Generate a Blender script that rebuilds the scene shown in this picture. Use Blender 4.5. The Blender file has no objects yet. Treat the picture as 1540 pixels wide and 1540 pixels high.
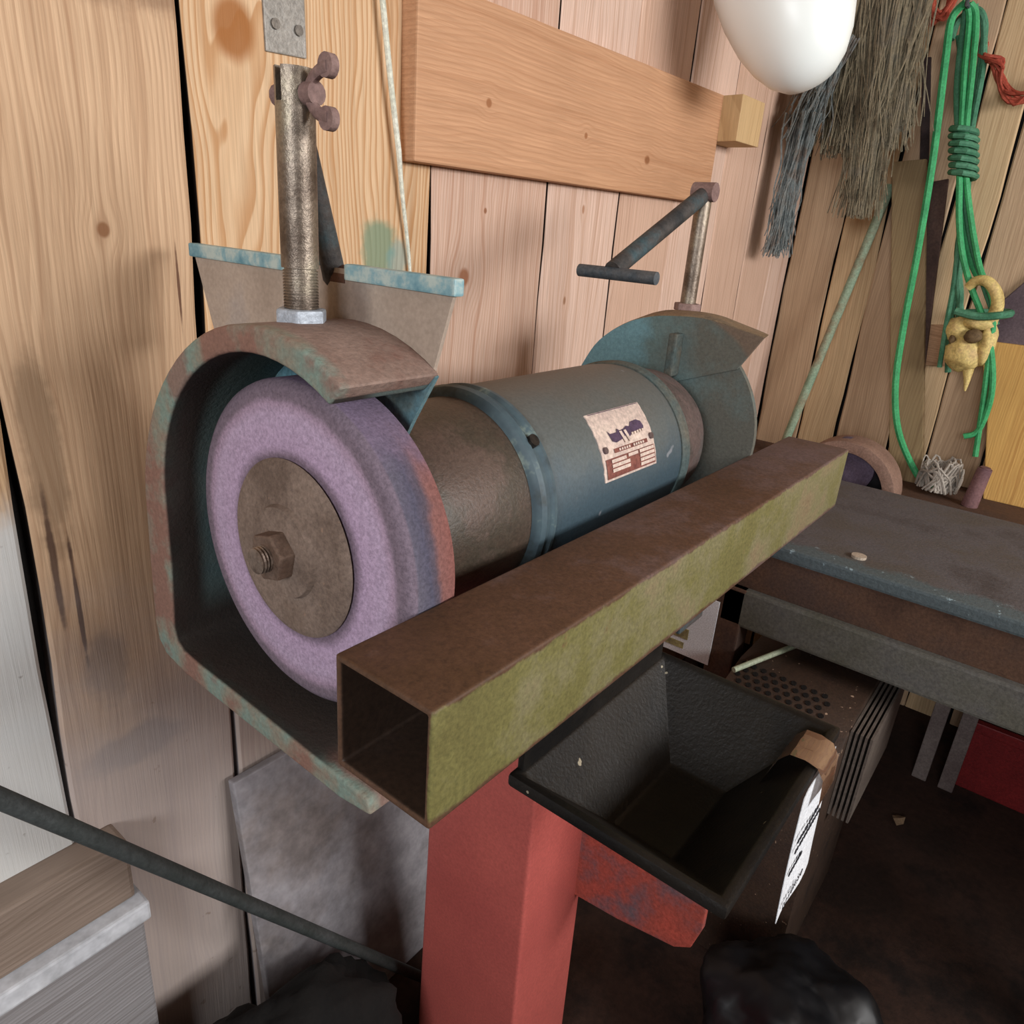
import bpy, bmesh, math, random
from mathutils import Vector, Matrix
random.seed(7)
scene = bpy.context.scene
COL = scene.collection

# ------------------------------------------------------------------ camera
cam_d = bpy.data.cameras.new('camera'); cam = bpy.data.objects.new('camera', cam_d); COL.objects.link(cam)
CAM = Vector((-0.29102, -0.27055, 1.24707))
RT = Vector((0.62265493, -0.77915821, 0.07220335)); UP = Vector((0.24094039, 0.27869517, 0.92966485)); FW = Vector((0.74447872, 0.5614637, -0.3612616))
cam.matrix_world = Matrix(((RT.x, UP.x, -FW.x, CAM.x), (RT.y, UP.y, -FW.y, CAM.y), (RT.z, UP.z, -FW.z, CAM.z), (0, 0, 0, 1)))
cam_d.sensor_width = 36; cam_d.lens = 36*1100/1540; cam_d.clip_start = 0.02
scene.camera = cam

# ------------------------------------------------------------------ light
def srgb(r, g, b):
    f = lambda c: (c/12.92 if c <= 0.04045 else ((c+0.055)/1.055)**2.4)
    return (f(r/255), f(g/255), f(b/255), 1)
w = bpy.data.worlds.new('daylight'); scene.world = w; w.use_nodes = True
w.node_tree.nodes['Background'].inputs[0].default_value = (0.85, 0.93, 1.0, 1)
w.node_tree.nodes['Background'].inputs[1].default_value = 1.0
def area_light(name, loc, target, sx, sy, power, col):
    l = bpy.data.lights.new(name, 'AREA'); l.shape = 'RECTANGLE'; l.size = sx; l.size_y = sy; l.energy = power; l.color = col
    o = bpy.data.objects.new(name, l); COL.objects.link(o); o.location = loc
    o.rotation_euler = (Vector(target)-Vector(loc)).to_track_quat('-Z', 'Y').to_euler()
# daylight from the unseen window behind the photographer; the left-wall lamp is added fill
area_light('daylight_and_fill', (-2.40, -0.75, 1.75), (0, -0.75, 1.6), 1.1, 0.8, 32, (0.95, 0.97, 1.0))
area_light('daylight_and_fill', (0.75, -2.60, 1.80), (0.75, 0, 1.65), 1.7, 0.62, 54, (1.0, 0.985, 0.97))
scene.view_settings.view_transform = 'Standard'; scene.view_settings.look = 'None'
scene.view_settings.gamma = 1.0; scene.view_settings.use_curve_mapping = False
scene.view_settings.exposure = 0.66

# ------------------------------------------------------------------ node helpers
class E:
    """tiny expression wrapper over Math nodes"""
    def __init__(s, nt, sock): s.nt, s.s = nt, sock
    def _m(s, op, a, b=None, c=None):
        n = s.nt.nodes.new('ShaderNodeMath'); n.operation = op
        for i, v in enumerate((a, b, c)):
            if v is None: continue
            if isinstance(v, E): s.nt.links.new(v.s, n.inputs[i])
            else: n.inputs[i].default_value = v
        return E(s.nt, n.outputs[0])
    def __add__(s, o): return s._m('ADD', s, o)
    def __sub__(s, o): return s._m('SUBTRACT', s, o)
    def __mul__(s, o): return s._m('MULTIPLY', s, o)
    def __truediv__(s, o): return s._m('DIVIDE', s, o)
    def pow(s, o): return s._m('POWER', s, o)
    def sqrt(s): return s._m('SQRT', s)
    def step(s, lo, hi):
        n = s.nt.nodes.new('ShaderNodeMapRange'); n.interpolation_type = 'SMOOTHSTEP'
        s.nt.links.new(s.s, n.inputs[0]); n.inputs[1].default_value = lo; n.inputs[2].default_value = hi
        return E(s.nt, n.outputs[0])
class MB:
    def __init__(s, name, rough=0.7, metal=0.0, spec=0.4):
        s.m = bpy.data.materials.new(name); s.m.use_nodes = True; s.nt = s.m.node_tree
        s.b = s.nt.nodes['Principled BSDF']; s.b.inputs['Roughness'].default_value = rough
        s.b.inputs['Metallic'].default_value = metal; s.b.inputs['Specular IOR Level'].default_value = spec
        s.tc = s.nt.nodes.new('ShaderNodeTexCoord')
        sp = s.nt.nodes.new('ShaderNodeSeparateXYZ'); s.nt.links.new(s.tc.outputs['Object'], sp.inputs[0])
        s.x, s.y, s.z = (E(s.nt, o) for o in sp.outputs)
    def vec(s, x, y, z):
        n = s.nt.nodes.new('ShaderNodeCombineXYZ')
        for i, v in enumerate((x, y, z)):
            if isinstance(v, E): s.nt.links.new(v.s, n.inputs[i])
            else: n.inputs[i].default_value = v
        return n.outputs[0]
    def noise(s, scale, detail=4, rough=0.6, vec=None, dist=0.0):
        n = s.nt.nodes.new('ShaderNodeTexNoise'); n.inputs['Scale'].default_value = scale; n.inputs['Detail'].default_value = detail
        n.inputs['Roughness'].default_value = rough; n.inputs['Distortion'].default_value = dist
        s.nt.links.new(vec if vec is not None else s.tc.outputs['Object'], n.inputs['Vector']); return E(s.nt, n.outputs[0])
    def rgb(s, c):
        n = s.nt.nodes.new('ShaderNodeRGB'); n.outputs[0].default_value = c; return n.outputs[0]
    def mix(s, a, b, f, mode='MIX'):
        n = s.nt.nodes.new('ShaderNodeMix'); n.data_type = 'RGBA'; n.blend_type = mode
        if isinstance(f, E): s.nt.links.new(f.s, n.inputs[0])
        else: n.inputs[0].default_value = f
        for i, v in ((6, a), (7, b)):
            if isinstance(v, tuple): n.inputs[i].default_value = v
            else: s.nt.links.new(v, n.inputs[i])
        return n.outputs[2]
    def ramp(s, f, stops):
        n = s.nt.nodes.new('ShaderNodeValToRGB'); s.nt.links.new(f.s, n.inputs[0]); e = n.color_ramp.elements
        e[0].position, e[0].color = stops[0]; e[1].position, e[1].color = stops[-1]
        for p, c in stops[1:-1]:
            k = e.new(p); k.color = c
        return n.outputs[0]
    def color(s, c): s.nt.links.new(c, s.b.inputs['Base Color']); return s
    def bump(s, h, strength=0.3, dist=0.004):
        n = s.nt.nodes.new('ShaderNodeBump'); n.inputs['Strength'].default_value = strength; n.inputs['Distance'].default_value = dist
        s.nt.links.new(h.s, n.inputs['Height']); s.nt.links.new(n.outputs[0], s.b.inputs['Normal']); return s
    def roughness(s, e): s.nt.links.new(e.s, s.b.inputs['Roughness']); return s

def dusty(name, cols, scale=14, rough=0.75, metal=0.0, spec=0.3, bump=0.25, speck=None, fine=180):
    """blotchy painted / rusty surface: list of colours blended by noise, fine grain on top"""
    m = MB(name, rough, metal, spec)
    n = m.noise(scale, 6, 0.65)
    k = len(cols); stops = [(0.36+0.28*i/(k-1), c) for i, c in enumerate(cols)]
    c = m.ramp(n, stops)
    g = m.noise(fine, 3, 0.7)
    c = m.mix(c, m.ramp(g, [(0.3, (0.62, 0.62, 0.62, 1)), (0.7, (1.3, 1.3, 1.3, 1))]), 0.75, 'MULTIPLY')
    if speck:
        sp = m.noise(95, 2, 0.5).step(0.70, 0.76); c = m.mix(c, speck, sp)
    m.color(c); m.bump(g + n, bump, 0.003)
    return m

def wood(name, light, dark, axis='z', knots=(), rings=55, stains=(), rough=0.72, grain=0.6, white=None, seed=0.0, wob=0.02, ringf=150, ringc=0.45, edge=None):
    """planed softwood: growth lines along axis, knots bend them; stains are (cx,cz,rx,rz,colour,strength)"""
    m = MB(name, rough, 0, 0.25)
    a, l = (m.x, m.z) if axis == 'z' else (m.z, m.x)
    if axis == 'y': a, l = m.z, m.y
    if axis == 'yz': a, l = m.y, m.z
    big = m.noise(1.0, 3, 0.5, m.vec(a*5.0+seed, seed, l*1.3))
    g = a + (big-0.5)*wob*4
    kmask = None
    for (kx, kz, r, el) in knots:
        dx = a-kx; dl = (l-kz)/el
        d2 = (dx*dx+dl*dl)/(r*r)
        fall = (d2*-0.22)._m('EXPONENT', d2*-0.10)
        g = g + dx*fall*-0.80
        km = d2.sqrt()
        kk = E(m.nt, (km + (big-0.5)*0.7).step(1.3, 0.7).s)
        kmask = kk if kmask is None else kmask._m('MAXIMUM', kmask, kk)
    lines = m.noise(1.0, 2, 0.55, m.vec(g*rings*2.2, seed*3, l*0.9))
    fib = m.noise(1.0, 3, 0.7, m.vec(a*420, m.y*90, l*9))
    c = m.ramp(lines, [(0.30, light), (0.52, tuple(light[i]*0.9+dark[i]*0.1 for i in range(4))), (0.70, dark)])
    c = m.mix(light, c, grain)
    c = m.mix(c, m.ramp(fib, [(0.3, (0.78, 0.76, 0.74, 1)), (0.7, (1.12, 1.12, 1.12, 1))]), 0.8, 'MULTIPLY')
    patch = m.noise(1.0, 4, 0.6, m.vec(a*3.0+9, m.y, l*2.2+seed))
    c = m.mix(c, m.ramp(patch, [(0.35, (0.88, 0.87, 0.86, 1)), (0.65, (1.08, 1.08, 1.08, 1))]), 0.7, 'MULTIPLY')
    rt = (g*ringf + big*5.0 + (patch-0.5)*1.5); rt = rt._m('FRACT', rt)
    rl = rt.step(0.35, 0.92)*E(m.nt, rt.step(1.0, 0.93).s)
    c = m.mix(c, m.mix(c, dark, 0.75), rl*ringc)
    if kmask is not None:
        kr = m.noise(1.0, 3, 0.6, m.vec(km*1.6, a*40, l*40)) + (km-0.6)*0.25
        c = m.mix(c, m.ramp(kr, [(0.35, tuple(dark[i]*(0.55, 0.45, 0.36, 1)[i] for i in range(4))), (0.65, tuple(dark[i]*(0.80, 0.68, 0.58, 1)[i] for i in range(4)))]), kmask*0.9)
    if edge is not None:  # plank sides blackened in colour to keep the wall gaps shaded
        dpt, lim = (m.y, edge) if axis == 'z' else (m.x, edge)
        c = m.mix(c, srgb(26, 18, 16), dpt.step(lim+0.0025, lim+0.005))
    for (cx, cz, rx, rz, colr, st) in stains:
        wobx = (m.noise(22, 4, 0.6)-0.5)*1.3
        d = (((a-cx)/rx).pow(2.0) + ((l-cz)/rz).pow(2.0)).sqrt() + wobx
        c = m.mix(c, colr, d.step(1.15, 0.6)*st)
    if white is not None:                       # worn whitewash below a height
        z0, z1, wc, st = white
        wn = (m.noise(6, 5, 0.65)-0.5)*0.35
        f = (m.z + wn).step(z1, z0)
        spots = m.noise(38, 3, 0.6).step(0.66, 0.72)
        c = m.mix(c, m.mix(wc, (wc[0]*.45, wc[1]*.42, wc[2]*.4, 1), spots*0.7), f*st)
    m.color(c); m.bump(fib*0.6 + lines*0.6, 0.35, 0.0022)
    return m.m

# ------------------------------------------------------------------ mesh helpers
ORG = {}
def link(name, me, mat, parent=None, kind=None, label=None, cat=None, group=None, smooth=False, recenter=True):
    o = bpy.data.objects.new(name, me); COL.objects.link(o)
    if mat is not None:
        me.materials.clear(); me.materials.append(mat.m if isinstance(mat, MB) else mat)
    if parent is not None:
        o.parent = parent; o.matrix_parent_inverse = Matrix.Translation(-ORG[parent.name]); ORG[o.name] = Vector((0, 0, 0))
    else:
        ORG[o.name] = Vector((0, 0, 0))
    if smooth:
        for p in me.polygons: p.use_smooth = True
    if kind: o['kind'] = kind
    if label: o['label'] = label
    if cat: o['category'] = cat
    if group: o['group'] = group
    return o
def from_bm(name, bm, mat, parent=None, smooth=False, bevel=0, seg=2, sharp=None, **kw):
    bmesh.ops.recalc_face_normals(bm, faces=bm.faces)
    if bevel:
        es = [e for e in bm.edges if len(e.link_faces) == 2 and e.calc_face_angle(0) > math.radians(35)]
        bmesh.ops.bevel(bm, geom=es, offset=bevel, segments=seg, affect='EDGES', profile=0.6, clamp_overlap=True)
    me = bpy.data.meshes.new(name); bm.to_mesh(me); bm.free()
    o = link(name, me, mat, parent, smooth=smooth, **kw)
    if smooth: 
        me.set_sharp_from_angle(angle=math.radians(sharp or 38))
    return o
def thing(name, loc, label, cat, group=None):
    o = bpy.data.objects.new(name, None); COL.objects.link(o); o.location = loc; o.empty_display_size = 0.05
    ORG[o.name] = Vector(loc); o['label'] = label; o['category'] = cat
    if group: o['group'] = group
    return o
def box(bm, x0, x1, y0, y1, z0, z1, mat=None):
    vs = [bm.verts.new(p) for p in ((x0, y0, z0), (x1, y0, z0), (x1, y1, z0), (x0, y1, z0), (x0, y0, z1), (x1, y0, z1), (x1, y1, z1), (x0, y1, z1))]
    if mat is not None:
        for v in vs: v.co = mat @ v.co
    for f in ((0, 3, 2, 1), (4, 5, 6, 7), (0, 1, 5, 4), (1, 2, 6, 5), (2, 3, 7, 6), (3, 0, 4, 7)): bm.faces.new([vs[i] for i in f])
    return vs
def hexa(bm, c):     # 8 corners: bottom 4, top 4
    vs = [bm.verts.new(p) for p in c]
    for f in ((0, 3, 2, 1), (4, 5, 6, 7), (0, 1, 5, 4), (1, 2, 6, 5), (2, 3, 7, 6), (3, 0, 4, 7)): bm.faces.new([vs[i] for i in f])
def lathe(bm, prof, yc, zc, n=64, wob=0.0):     # profile (x, r) about the x axis
    rings = []
    for (x, r) in prof:
        rr = []
        if r < 1e-5: rings.append([bm.verts.new((x, yc, zc))]); continue
        for i in range(n):
            a = 2*math.pi*i/n; k = r*(1+wob*math.sin(5*a+x*40)*0.5+wob*(random.random()-0.5))
            rr.append(bm.verts.new((x, yc-k*math.cos(a), zc+k*math.sin(a))))
        rings.append(rr)
    for A, B in zip(rings, rings[1:]):
        if len(A) == 1 and len(B) == 1: continue
        for i in range(n):
            j = (i+1) % n
            if len(A) == 1: bm.faces.new((A[0], B[i], B[j]))
            elif len(B) == 1: bm.faces.new((A[i], B[0], A[j]))
            else: bm.faces.new((A[i], B[i], B[j], A[j]))
    for R in (rings[0], rings[-1]):
        if len(R) > 1: bm.faces.new(R)
def prism(bm, poly, x0, x1):     # polygon in (y, z) extruded along x
    A = [bm.verts.new((x0, y, z)) for y, z in poly]; B = [bm.verts.new((x1, y, z)) for y, z in poly]
    n = len(poly)
    fa = bm.faces.new(A); fb = bm.faces.new(B[::-1])
    for i in range(n): bm.faces.new((A[i], B[i], B[(i+1) % n], A[(i+1) % n]))
    if n > 4: bmesh.ops.triangulate(bm, faces=[fa, fb])
def smooth_path(pts, sub=6):
    P = [Vector(p) for p in pts]; out = []
    for i in range(len(P)-1):
        p0, p1, p2, p3 = P[max(i-1, 0)], P[i], P[i+1], P[min(i+2, len(P)-1)]
        for k in range(sub):
            t = k/sub
            out.append(0.5*((2*p1)+(p2-p0)*t+(2*p0-5*p1+4*p2-p3)*t*t+(3*p1-p0-3*p2+p3)*t**3))
    out.append(P[-1]); return out
def tube(bm, pts, r, n=8, r2=None, flat=1.0):
    P = [Vector(p) for p in pts]; rings = []; N = len(P); ref = None
    for i, p in enumerate(P):
        t = (P[min(i+1, N-1)]-P[max(i-1, 0)]).normalized()
        if ref is None:
            ref = t.orthogonal().normalized()
        ref = (ref-t*ref.dot(t)).normalized(); b = t.cross(ref)
        rad = r if r2 is None else r+(r2-r)*i/max(N-1, 1)
        rings.append([bm.verts.new(p+(ref*math.cos(2*math.pi*k/n)+b*math.sin(2*math.pi*k/n)*flat)*rad) for k in range(n)])
    for A, B in zip(rings, rings[1:]):
        for k in range(n): bm.faces.new((A[k], A[(k+1) % n], B[(k+1) % n], B[k]))
    bm.faces.new(rings[0][::-1]); bm.faces.new(rings[-1])
def cyl(bm, c, axis, r, h, n=24):
    a = Vector(axis).normalized(); tube(bm, [Vector(c)-a*h/2, Vector(c)+a*h/2], r, n)
def hexnut(bm, c, r, h, axis=(0, 0, 1)):
    cyl(bm, c, axis, r, h, 6)
def NB(): return bmesh.new()

# ------------------------------------------------------------------ colours
TAN = srgb(206, 174, 142); TAN2 = srgb(220, 188, 152); PINK = srgb(214, 184, 166); GRAIN = srgb(152, 114, 84)
WHITE = srgb(205, 206, 204); BOARD = srgb(196, 152, 118)

# ------------------------------------------------------------------ room shell
YW = 0.58; XR = 2.2; FL = -0.15
M_dark = dusty('dark_backing', [srgb(12, 9, 8), srgb(20, 14, 12)], 8)
bm = NB(); box(bm, -2.5, XR+0.1, YW+0.026, YW+0.07, FL-0.05, 2.45); wall_back = from_bm('wall_back', bm, M_dark, kind='structure')
bm = NB(); box(bm, XR+0.026, XR+0.07, -2.7, YW+0.07, FL-0.05, 2.45); wall_right = from_bm('wall_right', bm, M_dark, kind='structure')
M_floor = dusty('dirt_floor', [srgb(30, 20, 16), srgb(54, 36, 28), srgb(42, 29, 23)], 5, 0.9, fine=60, bump=0.5)
bm = NB(); box(bm, -2.5, XR+0.1, -2.7, YW+0.07, FL-0.05, FL); from_bm('floor', bm, M_floor, kind='structure')
M_ceil = wood('ceiling_boards', srgb(140, 122, 104), srgb(92, 74, 58), 'x')
bm = NB(); box(bm, -2.5, XR+0.1, -2.7, YW+0.07, 2.4, 2.45); from_bm('ceiling', bm, M_ceil, kind='structure')
M_wl = wood('left_wall_boards', srgb(150, 128, 108), srgb(100, 78, 58), 'yz')
bm = NB()
box(bm, -2.5, -2.44, -2.7, -1.35, FL, 2.4); box(bm, -2.5, -2.44, -0.15, YW, FL, 2.4); box(bm, -2.5, -2.44, -1.35, -0.15, FL, 1.32); box(bm, -2.5, -2.44, -1.35, -0.15, 2.18, 2.4)
from_bm('wall_left', bm, M_wl, kind='structure')
bm = NB()
box(bm, -2.5, -0.15, -2.7, -2.64, FL, 2.4); box(bm, 1.65, XR+0.07, -2.7, -2.64, FL, 2.4); box(bm, -0.15, 1.65, -2.7, -2.64, FL, 1.45); box(bm, -0.15, 1.65, -2.7, -2.64, 2.14, 2.4)
from_bm('wall_front', bm, M_wl, kind='structure')
M_frame = dusty('window_paint', [srgb(190, 188, 180), srgb(210, 208, 200)], 9)
bm = NB()
for y in (-1.37, -0.78, -0.17): box(bm, -2.49, -2.42, y, y+0.04, 1.30, 2.20)
for z in (1.30, 1.73, 2.16): box(bm, -2.49, -2.42, -1.37, -0.13, z, z+0.04)
from_bm('window_1', bm, M_frame, kind='structure')  # unseen left window, added to carry the fill light
bm = NB()
for x in (-0.17, 0.43, 1.03, 1.63): box(bm, x, x+0.04, -2.69, -2.62, 1.43, 2.16)
for z in (1.43, 2.12): box(bm, -0.17, 1.67, -2.69, -2.62, z, z+0.04)
from_bm('window_2', bm, M_frame, kind='structure')

def plank(parent, along, a0, a1, z0, z1, face, thick, mat, jl=0.0025, jr=0.0025, skew=0.0):
    """vertical plank with slightly uneven edges; along='x' (back wall) or 'y' (right wall)"""
    bm = NB(); n = 26; L = []; ph = random.random()*6
    for i in range(n+1):
        z = z0+(z1-z0)*i/n
        l = a0+jl*(math.sin(i*0.9+ph)+random.uniform(-1, 1)*0.7)+skew*(i/n-0.5)
        r = a1+jr*(math.sin(i*0.7+ph*2)+random.uniform(-1, 1)*0.7)+skew*(i/n-0.5)
        row = []
        for a, d in ((l, 0.003), (l+0.004, 0), (r-0.004, 0), (r, 0.003), (r, thick), (l, thick)):
            row.append(bm.verts.new((a, face+d, z) if along == 'x' else (face+d, a, z)))
        L.append(row)
    for A, B in zip(L, L[1:]):
        for k in range(6): bm.faces.new((A[k], A[(k+1) % 6], B[(k+1) % 6], B[k]))
    bm.faces.new(L[0][::-1]); bm.faces.new(L[-1])
    return from_bm('plank', bm, mat, parent)

TEAL_ST = srgb(96, 134, 112)
wA = wood('plank_tan', edge=0.58, light=TAN, dark=GRAIN, knots=[(0.086, 1.214, 0.006, 1.2), (0.135, 0.955, 0.008, 2.2)], seed=1.3, grain=0.5, rings=48,
          white=(0.50, 0.88, srgb(178, 171, 172), 0.7), stains=[(0.13, 1.47, 0.10, 0.06, srgb(110, 80, 60), 0.55), (0.05, 0.57, 0.07, 0.03, srgb(100, 86, 72), 0.6), (-0.005, 0.98, 0.022, 0.13, srgb(132, 108, 84), 0.6), (-0.012, 0.86, 0.0045, 0.10, srgb(74, 52, 44), 0.85), (0.006, 0.80, 0.003, 0.09, srgb(66, 46, 42), 0.85), (0.163, 1.155, 0.0018, 0.045, srgb(96, 62, 46), 0.9), (0.03, 0.70, 0.03, 0.05, srgb(120, 108, 100), 0.5)])
wB = wood('plank_knotty', edge=0.58, light=TAN2, dark=srgb(172, 118, 66), knots=[(0.252, 1.432, 0.026, 1.25), (0.36, 0.75, 0.01, 1.5)], seed=4.1, grain=0.5, rings=40, ringf=105, ringc=0.85, wob=0.035,
          white=(0.50, 0.88, srgb(178, 171, 173), 0.7), stains=[(0.470, 1.205, 0.035, 0.045, TEAL_ST, 0.75), (0.505, 1.19, 0.025, 0.03, srgb(110, 150, 150), 0.6), (0.44, 0.2, 0.15, 0.12, srgb(86, 74, 66), 0.7)])
wC = wood('plank_pink', edge=0.58, light=PINK, dark=srgb(172, 124, 96), knots=[(0.655, 1.165, 0.013, 1.15), (0.70, 1.27, 0.004, 1.2)], seed=7.7, grain=0.55, rings=45,
          white=(0.4, 0.9, srgb(196, 182, 184), 0.5))
wD = wood('plank_pale', edge=0.58, light=srgb(220, 192, 176), dark=srgb(184, 146, 122), knots=[(0.99, 1.29, 0.004, 2.0), (0.955, 1.12, 0.004, 2.0)], seed=11.2, grain=0.6, rings=60)
wE = wood('plank_far', edge=0.58, light=srgb(208, 176, 156), dark=srgb(172, 134, 110), seed=15.0, grain=0.6, rings=50)
wW = wood('plank_whitewashed', edge=0.58, light=srgb(196, 164, 128), dark=srgb(140, 104, 74), seed=2.2, grain=0.5, white=(0.90, 1.02, srgb(206, 208, 207), 0.93),
          stains=[(-0.06, 0.80, 0.03, 0.05, srgb(150, 140, 128), 0.6), (-0.075, 0.66, 0.05, 0.02, srgb(150, 148, 146), 0.5)])
for a0, a1, mt, sk in ((-0.92, -0.62, wW, 0), (-0.616, -0.335, wW, 0), (-0.331, -0.040, wW, 0.0), (-0.033, 0.184, wA, 0.0), (0.193, 0.572, wB, 0.006), (0.576, 0.866, wC, 0.0),
                       (0.872, 1.12, wD, 0), (1.124, 1.36, wE, 0), (1.364, 1.60, wD, 0), (1.604, 1.83, wE, 0), (1.836, 2.04, wE, 0), (2.044, 2.2, wD, 0)):
    plank(wall_back, 'x', a0, a1, FL, 2.4, YW, 0.026, mt, skew=sk)
rA = wood('right_plank_tan', edge=2.2, light=srgb(206, 178, 140), dark=srgb(164, 132, 96), axis='yz', seed=3.0)
rB = wood('right_plank_brown', edge=2.2, light=srgb(192, 164, 134), dark=srgb(150, 122, 96), axis='yz', seed=8.0)
y = YW-0.002
for i, wd in enumerate((0.14, 0.12, 0.16, 0.11, 0.15, 0.13, 0.2, 0.2, 0.22, 0.22, 0.22, 0.25, 0.25, 0.25, 0.25)):
    plank(wall_right, 'y', y-wd+0.003, y-0.003, FL, 2.4, XR, 0.026, rA if i % 2 else rB); y -= wd

# sill beams low on the left
M_sill = wood('sill_brown', srgb(140, 124, 112), srgb(108, 92, 80), 'x', seed=5.0)
M_sill2 = wood('sill_stained', srgb(150, 148, 150), srgb(96, 88, 86), 'x', seed=9.0, stains=[(-0.03, 0.26, 0.04, 0.03, srgb(104, 48, 62), 0.6), (-0.02, 0.22, 0.09, 0.05, srgb(92, 78, 84), 0.7)])
bm = NB(); box(bm, -2.3, 0.004, 0.535, 0.582, 0.372, 0.470); from_bm('trim_1', bm, M_sill, kind='structure', bevel=0.006)
bm = NB(); box(bm, -2.3, 0.012, 0.515, 0.582, 0.340, 0.371); from_bm('trim_2', bm, dusty('ledge_white', [srgb(178, 180, 186), srgb(200, 202, 206)], 5, fine=30, bump=0.05), kind='structure', bevel=0.004)
bm = NB(); box(bm, -2.3, 0.006, 0.527, 0.582, FL, 0.339); from_bm('trim_3', bm, M_sill2, kind='structure', bevel=0.004)

# ------------------------------------------------------------------ bench grinder
YC, ZC = 0.256, 0.957
G = thing('bench_grinder', (0.475, YC, 0.80), 'large old teal bench grinder with purple wheel, rusty hoods and a metal nameplate', 'grinder')
M_bell = dusty('bell_rust', [srgb(52, 42, 36), srgb(78, 64, 54), srgb(70, 62, 52), srgb(92, 76, 68)], 7, 0.48, 0.1, 0.45, fine=240)
mb = MB('motor_paint', 0.52, 0.1, 0.45)        # greyer and paler towards the top, bluer and darker low down
n1 = mb.noise(9, 5, 0.65); ang = (mb.z-ZC)/0.12
c = mb.ramp(ang + (n1-0.5)*0.9, [(0.0, srgb(62, 80, 90)), (0.25, srgb(74, 88, 95)), (0.5, srgb(90, 97, 97)), (1.0, srgb(98, 96, 91))])
g = mb.noise(230, 3, 0.7); c = mb.mix(c, mb.ramp(g, [(0.3, (0.7, 0.7, 0.7, 1)), (0.7, (1.2, 1.2, 1.2, 1))]), 0.6, 'MULTIPLY')
c = mb.mix(c, srgb(150, 152, 158), mb.noise(34, 2, 0.4).step(0.74, 0.78)*0.6)
mb.color(c); mb.bump(g, 0.15, 0.002); M_motor = mb
M_teal = dusty('teal_paint', [srgb(60, 104, 118), srgb(86, 134, 148), srgb(66, 98, 104), srgb(104, 92, 78)], 11, 0.6, 0.0, 0.4)
mr = MB('ring_chipped', 0.55, 0, 0.4); n1 = mr.noise(10, 5, 0.7)
c = mr.ramp(n1, [(0.36, srgb(46, 54, 54)), (0.46, srgb(64, 80, 88)), (0.56, srgb(74, 92, 99)), (0.62, srgb(124, 138, 130)), (0.68, srgb(86, 80, 68))])
mr.color(c); mr.bump(n1, 0.3, 0.003)
def gpart(name, prof, mat, parent=G, n=72, **kw):
    bm = NB(); lathe(bm, prof, YC, ZC, n); return from_bm(name, bm, mat, parent, smooth=True, **kw)
gpart('motor_housing', [(0.318, 0.05), (0.318, 0.1205), (0.322, 0.1215), (0.60, 0.1215), (0.632, 0.119), (0.636, 0.05)], M_motor)
gpart('end_bell', [(0.1555, 0.045), (0.1555, 0.097), (0.163, 0.103), (0.185, 0.108), (0.215, 0.111), (0.26, 0.1135), (0.295, 0.114), (0.295, 0.05)], M_bell)
gpart('clamp_ring', [(0.292, 0.06), (0.292, 0.119), (0.296, 0.1245), (0.303, 0.1262), (0.307, 0.1225), (0.313, 0.1225), (0.317, 0.1258), (0.322, 0.1255), (0.325, 0.121), (0.325, 0.06)], mr)
gpart('clamp_ring', [(0.628, 0.06), (0.628, 0.1215), (0.634, 0.1235), (0.648, 0.123), (0.653, 0.118), (0.653, 0.06)], dusty('ring_far', [srgb(70, 84, 84), srgb(96, 92, 82)], 12))
gpart('end_bell', [(0.650, 0.05), (0.650, 0.113), (0.69, 0.110), (0.735, 0.103), (0.765, 0.09), (0.785, 0.07), (0.79, 0.05)], dusty('bell_far', [srgb(70, 66, 62), srgb(98, 82, 78), srgb(84, 84, 82)], 8, 0.6))
for a in (42, -42, 132):
    bm = NB(); rr = 0.1255
    cyl(bm, (0.309, YC-rr*math.cos(math.radians(a)), ZC+rr*math.sin(math.radians(a))), (0, -math.cos(math.radians(a)), math.sin(math.radians(a))), 0.007, 0.008, 12)
    from_bm('ring_screw', bm, dusty('screw_dark', [srgb(30, 28, 28), srgb(60, 54, 50)], 60, 0.5, 0.5), G, smooth=True)
# motor foot on the column
bm = NB(); hexa(bm, [(0.33, 0.16, 0.80), (0.53, 0.16, 0.80), (0.53, 0.35, 0.80), (0.33, 0.35, 0.80), (0.36, 0.19, 0.87), (0.56, 0.19, 0.87), (0.56, 0.32, 0.87), (0.36, 0.32, 0.87)])
from_bm('motor_foot', bm, M_bell, G, bevel=0.006)

# wheels
mw = MB('abrasive_purple', 0.9, 0, 0.2)
r = ((mw.y-YC).pow(2.0)+(mw.z-ZC).pow(2.0)).sqrt()
n1 = mw.noise(14, 4, 0.6); n2 = mw.noise(300, 2, 0.7)
c = mw.ramp((r + (n1-0.5)*0.012)*5.0, [(0.0, srgb(140, 118, 140)), (0.44, srgb(116, 100, 114)), (0.49, srgb(172, 150, 176)), (0.62, srgb(174, 154, 178)), (0.67, srgb(160, 138, 158)), (0.70, srgb(118, 104, 116)), (0.80, srgb(108, 96, 108))])
tread = mw.x.step(0.0835, 0.0865)
tc = mw.ramp(mw.x*5.0 + (n1-0.5)*0.16, [(0.40, srgb(94, 90, 102)), (0.50, srgb(80, 78, 94)), (0.545, srgb(86, 76, 86)), (0.585, srgb(126, 88, 84)), (0.68, srgb(128, 84, 78))])
ntop = (mw.z + (n1-0.5)*0.1).step(1.09, 1.04)
c = mw.mix(c, mw.mix(srgb(112, 98, 118), tc, ntop), tread)
c = mw.mix(c, mw.ramp(n2, [(0.3, (0.68, 0.68, 0.68, 1)), (0.7, (1.25, 1.25, 1.25, 1))]), 0.8, 'MULTIPLY')
mw.color(c); mw.bump(n2, 0.4, 0.002)
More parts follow.
